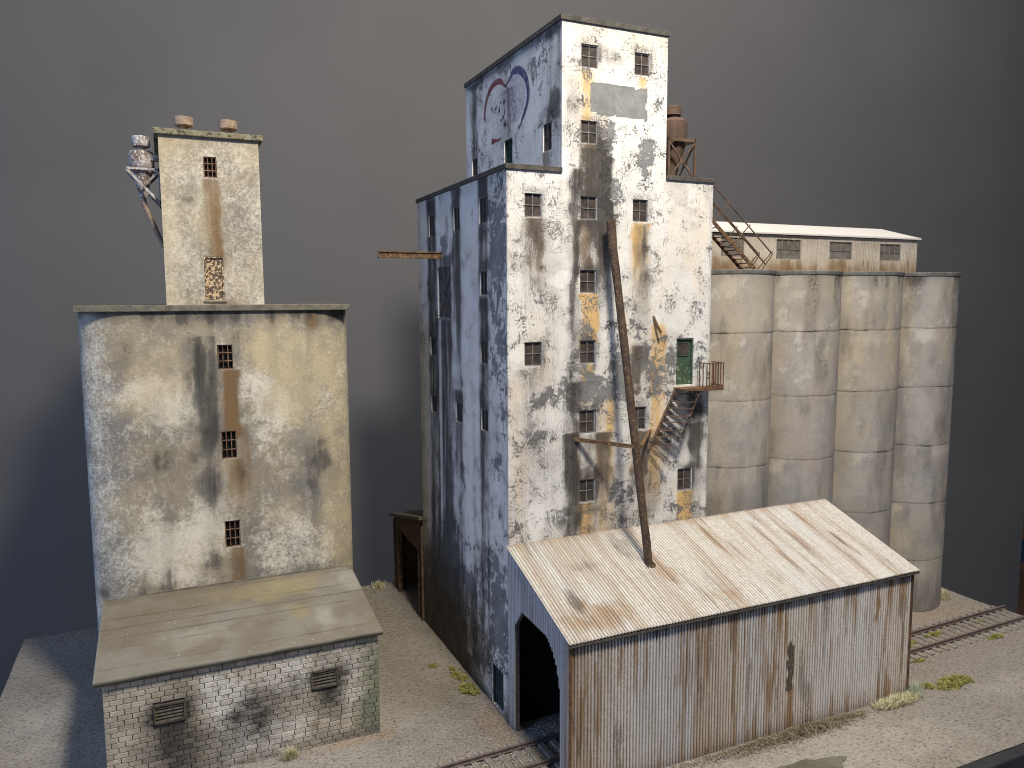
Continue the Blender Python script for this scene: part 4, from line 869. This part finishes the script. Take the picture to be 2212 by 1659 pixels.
# ================================================================== BRICK ANNEX
AX = thing('brick_annex', 'low whitewashed brick annex with a sloping felt roof in front of the left elevator', 'annex', (-14.1, 6, 0))
AX0, AX1, AYF, AYB, AHF = -21.09, -7.13, 2.37, BY-.005, 5.95
av = [(-18.81, -17.38, 3.3, 4.24), (-10.9, -9.52, 3.44, 4.38)]
b = MB(); b.box(AX0+.03, AX1-.03, AYF+.07, AYF+.4, -.15, AHF); fix(b.build('mortar_core', M_MORTAR, None), AX)
vs = []; fs = []; row = 0; RH = .283; BL = .645; z = -.15
def inside_vent(x0, x1, z0, z1): return any(x1 > a+.02 and x0 < b_-.02 and z1 > c+.02 and z0 < d-.02 for a, b_, c, d in av)
while z < AHF-.05:
    x = AX0-(BL/2 if row % 2 else 0)-.02
    zt_ = min(z+RH-.03, AHF)
    while x < AX1:
        L = BL*random.uniform(.93, 1.07); a = max(x, AX0); e = min(x+L-.033, AX1)
        if e-a > .08:
            a2, e2 = a, e
            for (va, vb, vc, vd) in av:      # trim bricks at the louvres
                if zt_ > vc+.03 and z < vd-.03:
                    if a2 < va < e2: e2 = va
                    elif a2 < vb < e2: a2 = vb
                    elif a2 >= va and e2 <= vb: e2 = a2
            if e2-a2 > .05:
                k = len(vs); j = random.uniform(-.012, .018); c = .014
                jj = lambda: random.uniform(-.006, .006)
                y_ = AYF-j
                vs += [(a2, AYF+.08, z), (e2, AYF+.08, z), (e2, AYF+.08, zt_), (a2, AYF+.08, zt_),
                       (a2+jj()*.5, y_+c, z+jj()), (e2+jj()*.5, y_+c, z+jj()), (e2+jj()*.5, y_+c, zt_+jj()), (a2+jj()*.5, y_+c, zt_+jj()),
                       (a2+c, y_+jj(), z+c), (e2-c, y_+jj(), z+c), (e2-c, y_+jj(), zt_-c), (a2+c, y_+jj(), zt_-c)]
                fs += [(k, k+1, k+5, k+4), (k+1, k+2, k+6, k+5), (k+2, k+3, k+7, k+6), (k+3, k, k+4, k+7), (k+4, k+5, k+9, k+8), (k+5, k+6, k+10, k+9), (k+6, k+7, k+11, k+10), (k+7, k+4, k+8, k+11), (k+8, k+9, k+10, k+11)]
        x += L
    z += RH; row += 1
me = bpy.data.meshes.new('brick_wall'); me.from_pydata(vs, [], fs); me.materials.append(M_BRICK)
V = np.array(vs); nb = len(V)//12
bc = V.reshape(nb, 12, 3).mean(1); tone = rng.random(nb)
X_, Z_ = V[:, 0], V[:, 2]
gr = .9*blob(X_, Z_, -18.0, 3.7, 1.2, .9, 1, 301)+.7*streak(X_, Z_, -18.6, -17.2, 3.3, .6, 1, .5, 302, .4)+.9*blob(X_, Z_, -10.2, 3.9, 1.3, .8, 1, 303)+.9*streak(X_, Z_, -10.6, -9.3, 3.5, 1.7, 1, .35, 304, .3)+.65*blob(X_, Z_, -13.6, 3.0, 1.6, 1.5, 1, 305)+.5*blob(X_, Z_, -16.8, 1.6, 2.8, 1.3, 1, 306)+.3*vnoise(X_+40, Z_, .5, 307)*(np.repeat(tone, 12) > .6)+.4*(1-sst(0, 1.2, Z_))
ru_ = .35*blob(X_, Z_, -18.0, 2.5, 1.6, 2.0, 1, 308)+.2*np.repeat((rng.random(nb) > .85), 12)*1.0+.3*blob(X_, Z_, -10, 3, 1.3, 1.8, 1, 309)+.12
oc_ = .9*blob(X_, Z_, -7.4, 2.5, 1.0, 3.2, 1, 310)
pe_ = .95*blob(X_, Z_, -15.3, 4.2, 1.4, 1.8, 1, 311)+.8*blob(X_, Z_, -14.6, 1.6, 1.5, 1.6, 1, 312)+.8*blob(X_, Z_, -12.0, 4.6, 2.2, 1.0, 1, 313)+.8*blob(X_, Z_, -8.8, 3.2, .9, 1.8, 1, 314)+.7*blob(X_, Z_, -12.6, 1.0, 1.5, 1, 1, 315)+.25*np.repeat(tone, 12)
set_stain(me, np.stack([gr, ru_, oc_, pe_], 1))
bwl = bpy.data.objects.new('brick_wall', me); COL.objects.link(bwl); fix(bwl, AX)
for x0_, x1_ in ((AX0, AX0+.3), (AX1-.3, AX1)):
    b = MB(); b.add([(x0_, AYF+.1, -.1), (x1_, AYF+.1, -.1), (x1_, AYB+1, -.1), (x0_, AYB+1, -.1), (x0_, AYF+.1, AHF), (x1_, AYF+.1, AHF), (x1_, AYB+1, AHF+1.2), (x0_, AYB+1, AHF+1.2)],
          [(0, 3, 2, 1), (4, 5, 6, 7), (0, 1, 5, 4), (1, 2, 6, 5), (2, 3, 7, 6), (3, 0, 4, 7)])
    fix(b.build('side_wall', M_BRICK, None), AX)
for q in av:
    a0, a1, c0, c1 = q; b = MB()
    for (p, r_) in (((a0, c0), (a1, c0)), ((a1, c0), (a1, c1)), ((a1, c1), (a0, c1)), ((a0, c1), (a0, c0))):
        b.bar((p[0], AYF-.06, p[1]), (r_[0], AYF-.06, r_[1]), .09, .14, (0, 1, 0))
    for i in range(5):
        zc = c0+(c1-c0)*(i+.6)/5.2
        b.add([(a0+.04, AYF-.08, zc-.05), (a1-.04, AYF-.08, zc-.05), (a1-.04, AYF+.04, zc+.09), (a0+.04, AYF+.04, zc+.09), (a0+.04, AYF-.08, zc-.08), (a1-.04, AYF-.08, zc-.08), (a1-.04, AYF+.04, zc+.06), (a0+.04, AYF+.04, zc+.06)],
              [(0, 1, 2, 3), (7, 6, 5, 4), (0, 4, 5, 1), (2, 6, 7, 3), (0, 3, 7, 4), (1, 5, 6, 2)])
    fix(b.build('louvre_vent', m_simple('louvre', (.06, .05, .038), (.13, .11, .08), 4, .7, .01) if q == av[0] else bpy.data.materials['louvre'], None), AX)
# felt roof, overlapping strips
RX0, RX1 = AX0-.36, AX1+.27; RYF, RYB = AYF-.42, BY+ry*.98
def rz(y): return 6.18+(7.40-6.18)*(y-1.95)/(10.4-1.95)
def felt_pos(u, v):
    n = (v-RYF)/.98; fr = n-np.floor(n)
    z = rz(v)+.028*(1-fr)*(v < BY)+(vnoise(u+40, v+10, .5, 61, 3)-.5)*.03
    return u, v+0*u, z
def felt_attr(u, v):
    n = (v+(vnoise(u+40, v, .4, 62)-.5)*.08-RYF)/.98; fr = n-np.floor(n)
    ln = np.exp(-((np.minimum(fr, 1-fr))/.028)**2)
    back = sst(9.2, 10.3, v)
    gr = .9*ln*(.3+.9*vnoise(u+40, v, 1.5, 63))+.5*back*vnoise(u+40, v, 1.3, 64)
    ru = .5*back+.45*blob(u, v, -19, 7.5, 2.5, 2.4, 1, 65)+.2*vnoise(u+40, v+10, .4, 66)
    oc = .7*blob(u, v, -11.5, 8.7, 3, 1.4, 1, 67)+.6*blob(u, v, -11.0, 5.6, .7, 1.0, 1, 68)
    pe = .6*blob(u, v, -7.6, 8.6, .9, 1.6, 1, 69)+.5*blob(u, v, -9.7, 4.2, .5, 1.1, 1, 70)+.5*(u < RX0+.1)+.35*blob(u, v, -16.5, 4.6, 2.2, 1, 1, 71)+.5*(1-sst(RYF, RYF+.1, v))
    return gr, ru, oc, pe
xs_c = np.arange(RX0, RX1+.001, .12); 
def felt_keep(U, V):   # the back follows the rounded elevator body a little way in
    return V < BY-.0
fr_ = grid('roof', xs_c, list(np.arange(RYF, BY, .1))+[BY], felt_pos, M_FELT, None, felt_keep, felt_attr, True)
md = fr_.modifiers.new('sol', 'SOLIDIFY'); md.thickness = .27; md.offset = -1; fix(fr_, AX)
b = MB(); b.bar((RX0+2.2, BY-.03, rz(BY)+.03), (RX1-2.2, BY-.03, rz(BY)+.03), .1, .1); fix(b.build('roof_flashing', M_SLAB, None), AX)

# ================================================================== SILOS AND GALLERY
SL = thing('silo_row', 'row of four joined grey concrete silos with ring seams, right of the white tower', 'silos', (28, 4.3, 0))
SC = [18.6, 24.85, 31.1, 37.32]; SR = 3.3; SYC = 4.3; STP = 26.45
def silo_attr_f(cx_, sd):
    def f(u, v):
        x = cx_+SR*np.sin(u); t = u*SR
        seam = sum(np.exp(-((v-zz+(vnoise(t+20, v*0, 1.2, sd+int(zz))-.5)*.16)/.03)**2) for zz in (22.5, 17.95, 13.4, 8.8, 4.15))
        sm_ = sum(np.exp(-((v-zz+.5)/.5)**2) for zz in (22.5, 17.95, 13.4, 8.8, 4.15))
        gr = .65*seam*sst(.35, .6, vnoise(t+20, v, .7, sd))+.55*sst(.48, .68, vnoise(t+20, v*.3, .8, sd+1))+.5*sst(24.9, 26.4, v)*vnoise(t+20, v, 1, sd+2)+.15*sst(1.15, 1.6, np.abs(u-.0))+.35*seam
        ru = .3*sst(.48, .66, vnoise(t+20, v*.4, .5, sd+3))+.2*seam
        oc = .45*sst(.50, .65, vnoise(t+20, v*.4, .35, sd+4))+.5*sst(.5, .72, vnoise(t+20, v*.25, .8, sd+7))*(v > 20)
        pe = 1.0*sm_*sst(.5, .68, vnoise(t+20, v, .6, sd+5))+.9*sst(.62, .72, vnoise(t+20, v, 1.0, sd+6))*(v > 17.9)-.1
        return gr, ru, oc, pe
    return f
zs = list(np.arange(0, STP, .28))+[STP]
for zz in (22.5, 17.95, 13.4, 8.8, 4.15): zs += [zz-.05, zz, zz+.05, zz-.1, zz+.1]
for i, cx_ in enumerate(SC):
    def sp(u, v, cx_=cx_):
        seam = sum(np.exp(-((v-zz+(vnoise(u*SR+20, v*0, 1.2, 400+i*20+int(zz))-.5)*.12)/.05)**2) for zz in (22.5, 17.95, 13.4, 8.8, 4.15))
        up = sum(1/(1+np.exp(-(v-zz)*40)) for zz in (22.5, 17.95, 13.4, 8.8, 4.15))
        r = SR+.012*up-.012*seam
        return cx_+r*np.sin(u), SYC-r*np.cos(u), v
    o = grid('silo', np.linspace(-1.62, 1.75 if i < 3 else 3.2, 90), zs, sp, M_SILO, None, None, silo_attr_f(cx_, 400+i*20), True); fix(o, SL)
    b = MB(); b._lathe((cx_, SYC), [(SR+.12, STP), (SR+.14, STP+.06), (SR+.14, STP+.24), (SR+.08, STP+.28)], 72)
    fix(b.build('silo_rim', m_simple('silo_rim_concrete', (.11, .105, .095), (.20, .19, .175), 2, .8, .02) if i == 0 else bpy.data.materials['silo_rim_concrete'], None, 0, True), SL)
b = MB(); b.box(15.5, SC[3]+2.4, SYC+.3, 12, 0, STP); fix(b.build('rear_block', M_SILO, None), SL)
b = MB(); b.box(14.02, SC[3]+2.0, SYC-1.2, 13, STP+.02, STP+.2); fix(b.build('deck', M_SLAB, None), SL)
GA = thing('conveyor_gallery', 'long pale conveyor gallery house with four windows standing on top of the silos', 'gallery', (28, 7, STP+.2))
GYF, GYB2, GX1_ = 5.5, 12.9, 39.35; GZ0, GZ1 = STP+.2, 29.5; GR = 30.62; GYR = 9.2
gw = [(19.2, 21.3, 27.85, 29.22), (24.35, 26.75, 27.76, 29.2), (29.7, 32.05, 27.8, 29.16), (35.1, 37.45, 27.82, 29.12)]
M_GAL = m_concrete('gallery_boards', (.48, .42, .345), (.41, .355, .285), (.62, .565, .49), .05, .01)
def ga_attr(u, v):
    gr = .15*vnoise(u, v*.3, 1.5, 501); lo = 1-sst(26.7, 28.4, v+(vnoise(u, v*.2, 1.5, 506)-.5)*1.2)
    ru = .8*lo*(.5+vnoise(u, v*.1, 2.5, 502))+.35*sst(.6, .7, vnoise(u, v*.2, 1.8, 503))
    for q in gw: ru += .3*np.exp(-(((u-(q[0]+q[1])/2)/1.5)**2))*(v < q[2])
    return gr, ru, .5*lo, .3+0*u
gu = np.arange(14.02, GX1_, .05)
o = wall('wall', (14.02, GX1_), (GZ0, GZ1), lambda u, v: (u, GYF-.012*np.sin(2*np.pi*u/.16), v), (0, 1, 0), gw, M_GAL, None, ga_attr, None, .04 if False else .08, .25); fix(o, GA)
GFR = dict(o=(0, GYF, 0), u=(1, 0, 0), n=(0, -1, 0))
M_PANEG = m_simple('grey_dusty_glass', (.13, .115, .095), (.22, .195, .165), 2.2, .4, .01, .5)
for q in gw: fix(window(None, GFR, *q, 4, 2, M_FRAME, M_PANEG, .1, .05, 'window', .05), GA)
b = MB(); b.add([(GX1_, GYF, GZ0), (GX1_, GYB2, GZ0), (GX1_, GYB2, GZ1), (GX1_, GYR, GR-.1), (GX1_, GYF, GZ1)], [(0, 1, 2, 3, 4)]).add([(14.02, GYB2, GZ0), (GX1_, GYB2, GZ0), (GX1_, GYB2, GZ1), (14.02, GYB2, GZ1)], [(0, 3, 2, 1)])
fix(b.build('end_wall', M_GAL, None), GA)
M_GROOF = m_concrete('pale_gallery_roof', (.56, .53, .49), (.48, .45, .42), (.66, .63, .59), .05, .01)
b = MB(); e = .25
for (ya, za, yb_, zb_) in ((GYF-e, GZ1+.03, GYR, GR), (GYB2+e, GZ1+.03, GYR, GR)):
    b.add([(14.02, ya, za), (GX1_+.15, ya, za), (GX1_+.15, yb_, zb_), (14.02, yb_, zb_), (14.02, ya, za+.12), (GX1_+.15, ya, za+.12), (GX1_+.15, yb_, zb_+.12), (14.02, yb_, zb_+.12)], [(0, 3, 2, 1), (4, 5, 6, 7), (0, 1, 5, 4), (1, 2, 6, 5), (2, 3, 7, 6), (3, 0, 4, 7)])
o = b.build('roof', M_GROOF, None); fix(o, GA)
# stair from the tower down to the silo roofs
STR = thing('metal_stair', 'rusty metal stair with handrails leading down from the tower to the silo tops', 'stair', (17, 3, STP+.28))
ya, yb_ = 1.75, 3.0
s0 = Vector((14.03, 0, 31.0)); s1 = Vector((19.05, 0, STP+.30)); dirv = (s1-s0).normalized(); nor = Vector((-dirv.z, 0, dirv.x)); nor = nor if nor.z > 0 else -nor
for y in (ya, yb_):
    Y = Vector((0, y, 0)); b = MB(); b.bar(s0+Y, s1+Y, .07, .24); fix(b.build('stringer', M_RUSTL if y == ya else M_RUST, None), STR)
    b = MB(); o1, o2 = nor*.85, nor*1.75
    b.bar(s0+Y+o1, s1+Y+o1+dirv*.5, .07, .07).bar(s0+Y+o2, s1+Y+o2+dirv*.4, .065, .065)
    for t in (.28, .62, 1.02): p = s0+(s1-s0)*t+Y; b.bar(p, p+o2+Vector((.25, 0, 0)), .055, .055)
    p = s1+Y+dirv*.45; b.bar(p+o1*.0, p+o2, .055, .055)
    fix(b.build('handrail', M_DKRUST, None), STR)
for i in range(15):
    t = (i+.5)/15; p = s0+(s1-s0)*t
    b = MB(); b.box(p.x-.12, p.x+.14, ya+.04, yb_-.04, p.z-.02, p.z+.02); fix(b.build('tread', M_DKRUST, None), STR)

# ================================================================== RAILWAY TRACK
TR = thing('railway_track', 'single railway track running through the corrugated shed across the board', 'track', (0, -3.6, 0))
def tyc(x): return -3.68+.030*x
ang = math.atan(.030)
def rail_prof():   # foot, web, head
    return [(-.11, 0), (.11, 0), (.11, .035), (.03, .05), (.03, .17), (.065, .19), (.065, .25), (-.065, .25), (-.065, .19), (-.03, .17), (-.03, .05), (-.11, .035)]
for off in (-.98, .98):
    b = MB(); pr = rail_prof(); vs = []
    xs = (-7.5, 10, 25, 42.75)
    for x in xs: vs += [(x, tyc(x)+off+p[0], .12+p[1]) for p in pr]
    n = len(pr); fs = [tuple(range(n)), tuple(range(len(xs)*n-1, (len(xs)-1)*n-1, -1))]
    for s_ in range(len(xs)-1): fs += [(s_*n+i, (s_+1)*n+i, (s_+1)*n+(i+1) % n, s_*n+(i+1) % n) for i in range(n)]
    b.add(vs, fs); fix(b.build('rail', M_RAIL, None), TR)
slm = []
for k in range(4):
    b = MB(); r_ = random.Random(k); L = 1.72
    b.box(-.17, .17, -L, L, 0, .16); me = None
    o = b.build('sleeper', M_SLEEP, None, .02); slm.append(o)
xx = -7.3; cnt = 0; first = {k: True for k in range(4)}
while xx < 42.6:
    if xx < 3.5 or xx > 23.0:
        k = cnt % 4
        if first[k]: o = slm[k]; first[k] = False
        else: o = slm[k].copy(); COL.objects.link(o)
        o.parent = TR; o.matrix_parent_inverse = Matrix.Identity(4)
        o.location = Vector((xx, tyc(xx)+random.uniform(-.06, .06), -.045+random.uniform(-.015, .015)))-TR.location
        o.rotation_euler = (0, 0, ang+random.uniform(-.03, .03)); cnt += 1
    xx += .80+random.uniform(-.03, .03)
# loose ballast stones
b = MB(); R_ = random.Random(11)
def stone(x, y, z, r):
    vs = [(x+r*dx*R_.uniform(.7, 1.2), y+r*dy*R_.uniform(.7, 1.2), z+r*dz*R_.uniform(.5, 1)) for dx, dy, dz in ((1, 0, 0), (-1, 0, 0), (0, 1, 0), (0, -1, 0), (0, 0, 1), (0, 0, -.6))]
    b.add(vs, [(0, 2, 4), (2, 1, 4), (1, 3, 4), (3, 0, 4), (2, 0, 5), (1, 2, 5), (3, 1, 5), (0, 3, 5)])
for i in range(15000):
    if i % 3 == 0: x = R_.uniform(-8, 3)
    else: x = R_.uniform(22, 42.6)
    dy = R_.gauss(0, 1.35 if x < 5 else 1.7)
    if abs(dy) > 4.2: continue
    y = tyc(x)+dy
    if -SY-.1 < y < 0.05 and 23.9 < x < 24.2: continue
    if y > .3 and x > 0 and x < 16: continue
    stone(x, y, float(ground_z(np.float64(x), np.float64(y)))+.01, R_.uniform(.022, .06))
for i in range(16000):
    x = R_.uniform(GX0+.2, GX1-.2); y = R_.uniform(GY0+.2, GY1-.3)
    if 0 < x < 24 and -SY-.05 < y < .05: continue
    stone(x, y, float(ground_z(np.float64(x), np.float64(y)))+.005, R_.uniform(.015, .038))
M_STONE = m_simple('ballast_stone', (.22, .19, .155), (.48, .43, .37), 6, .9, 0, .2)
tag(b.build('gravel', M_STONE), 'loose gravel and ballast stones scattered over the board', 'gravel', None, 'stuff')
# ================================================================== PLANTS
def gz(x, y): return float(ground_z(np.float64(x), np.float64(y)))
def blades(n, cx, cy, rx_, ry_, h, mat, name, w_=.022, lean=.6, seed=1, flat=0):
    R_ = random.Random(seed); b = MB()
    for i in range(n):
        a = R_.uniform(0, 2*math.pi); q = math.sqrt(R_.random()); x = rx_*q*math.cos(a); y = ry_*q*math.sin(a)
        hh = h*R_.uniform(.45, 1.1)*(1-.35*q); th = R_.uniform(0, 2*math.pi); ln = lean*hh*R_.uniform(.2, 1.2)
        dx, dy = math.cos(th)*ln, math.sin(th)*ln; z0 = gz(cx+x, cy+y)-.03
        wx, wy = -math.sin(th)*w_, math.cos(th)*w_
        if flat: hh *= .5
        b.add([(x-wx, y-wy, z0), (x+wx, y+wy, z0), (x+dx*.4+wx*.7, y+dy*.4+wy*.7, z0+hh*.6), (x+dx*.4-wx*.7, y+dy*.4-wy*.7, z0+hh*.6), (x+dx, y+dy, z0+hh)], [(0, 1, 2, 3), (3, 2, 4)])
    o = b.build(name, mat); o.location = (cx, cy, 0); return o
def moss(n, cx, cy, rx_, ry_, h, name, seed, rot=0):
    R_ = random.Random(seed); b = MB()
    for i in range(n):
        a = R_.uniform(0, 2*math.pi); q = math.sqrt(R_.random()); x = rx_*q*math.cos(a); y = ry_*q*math.sin(a)
        x, y = x*math.cos(rot)-y*math.sin(rot), x*math.sin(rot)+y*math.cos(rot)
        nn = float(vnoise(np.float64(x+cx+50), np.float64(y+cy+50), 1.6, seed, 3))
        if nn < .30+.35*q*q: continue
        z = gz(cx+x, cy+y)+h*(1-q*q)*R_.uniform(.05, 1)*(.5+nn)
        s_ = R_.uniform(.03, .07); th = R_.uniform(0, 6.28); ph = R_.uniform(-.9, .9)
        u_ = Vector((math.cos(th), math.sin(th), ph)).normalized()*s_; v_ = Vector((-math.sin(th), math.cos(th), R_.uniform(-.8, .8))).normalized()*s_*.7
        c = Vector((x, y, z)); b.add([c-u_, c-v_*.8, c+u_, c+v_], [(0, 1, 2, 3)])
    o = b.build(name, M_MOSS); o.location = (cx, cy, 0); return o
GG = 'grass tufts growing on the board'; GM = 'moss patches on the gravel'
tag(blades(330, -12.3, 1.85, .42, .2, .95, M_STRAW, 'grass_tuft', .014, .7, 1), 'pale straw tuft at the foot of the brick annex wall', 'grass tuft', GG)
tag(blades(420, 40.4, 2.4, .8, .6, 1.0, M_STRAW, 'grass_tuft', .018, .5, 2), 'pale green tuft beside the base of the rightmost silo', 'grass tuft', GG)
tag(blades(1300, 22.6, -7.85, 1.9, .42, .62, M_STRAW, 'grass_tuft', .02, 1.2, 3), 'long yellow grass clump along the right end of the corrugated shed wall', 'grass tuft', GG)
tag(blades(260, 24.5, -7.6, .5, .5, 1.1, m_leaf('pale_green_grass', (.36, .40, .27), (.55, .58, .42)), 'grass_tuft', .016, .6, 4), 'whitish green tuft at the right front corner of the corrugated shed', 'grass tuft', GG)
tag(blades(200, -1.5, 24.6, .6, .6, .8, M_STRAW, 'grass_tuft', .03, .6, 5), 'blurred green tuft beside the far dark lean-to shed', 'grass tuft', GG)
tag(moss(5200, -.75, 4.7, .62, 1.15, .40, 'moss_patch', 11), 'round olive moss cushion against the left wall of the white tower', 'moss', GM)
tag(moss(3000, -.65, 7.1, .5, 1.3, .28, 'moss_patch', 12, .1), 'long olive moss strip behind the round cushion along the tower wall', 'moss', GM)
tag(moss(500, -1.7, 8.9, .5, .45, .12, 'moss_patch', 13), 'tiny moss speck on the gravel left of the tower wall', 'moss', GM)
tag(moss(8200, 28.2, -7.6, 1.9, .75, .34, 'moss_patch', 14, -.05), 'large bright moss patch on the gravel right of the corrugated shed', 'moss', GM)
tag(moss(1500, 26.2, -7.2, .75, .4, .2, 'moss_patch', 15), 'small moss patch just left of the large bright one', 'moss', GM)
tag(moss(2600, 29.9, -2.6, 1.6, .42, .26, 'moss_patch', 16, .03), 'moss growing between the rails nearest the shed', 'moss', GM)
tag(moss(1600, 33.4, -2.3, 1.3, .35, .26, 'moss_patch', 17, .03), 'moss between the rails further along the track', 'moss', GM)
tag(moss(900, 28.7, -4.6, .8, .25, .22, 'moss_patch', 18), 'moss outside the near rail beside the shed corner', 'moss', GM)
tag(moss(900, 37.2, -4.4, .9, .4, .2, 'moss_patch', 19), 'moss outside the near rail at the right edge of the photo', 'moss', GM)
tag(moss(500, 38.4, -2.2, .7, .3, .2, 'moss_patch', 20), 'farthest moss patch between the rails', 'moss', GM)
# dead brush along the shed foot
R_ = random.Random(5); b = MB()
for i in range(6500):
    x = R_.triangular(7.5, 20.5, 15) if i % 4 else R_.uniform(6, 20); y = -7.5-abs(R_.gauss(0, .38))-.03*R_.random(); dens = math.exp(-((x-15)/3.3)**2)
    if R_.random() > .35+.65*dens: continue
    z = gz(x, y); h = R_.uniform(.03, .30)*(.4+.6*dens); th = R_.uniform(0, 6.28); L = R_.uniform(.04, .16)
    c = Vector((x, y, z+R_.random()*h)); d = Vector((math.cos(th)*L, math.sin(th)*L, R_.uniform(-.05, .12))); s_ = Vector((-math.sin(th), math.cos(th), R_.uniform(-.5, .5)))*.02
    b.add([c-d-s_, c-d+s_, c+d+s_*.5, c+d-s_*.5], [(0, 1, 2, 3)])
tag(b.build('dead_brush', M_DEAD), 'tangled dark dead brush along the foot of the corrugated shed wall', 'brush', None, 'stuff')
# puddle
b = MB(); pts = []
for i in range(48):
    a = 2*math.pi*i/48; r_ = 1+.10*math.sin(3*a+1)+.07*math.sin(7*a)+.04*math.sin(13*a)
    pts.append((11.4+3.3*r_*math.cos(a), -10.9+1.05*r_*math.sin(a), .035))
b.add(pts, [tuple(range(48))]); o = b.build('puddle', M_PUD); o['kind'] = 'structure'
print('objects', len(S.objects))
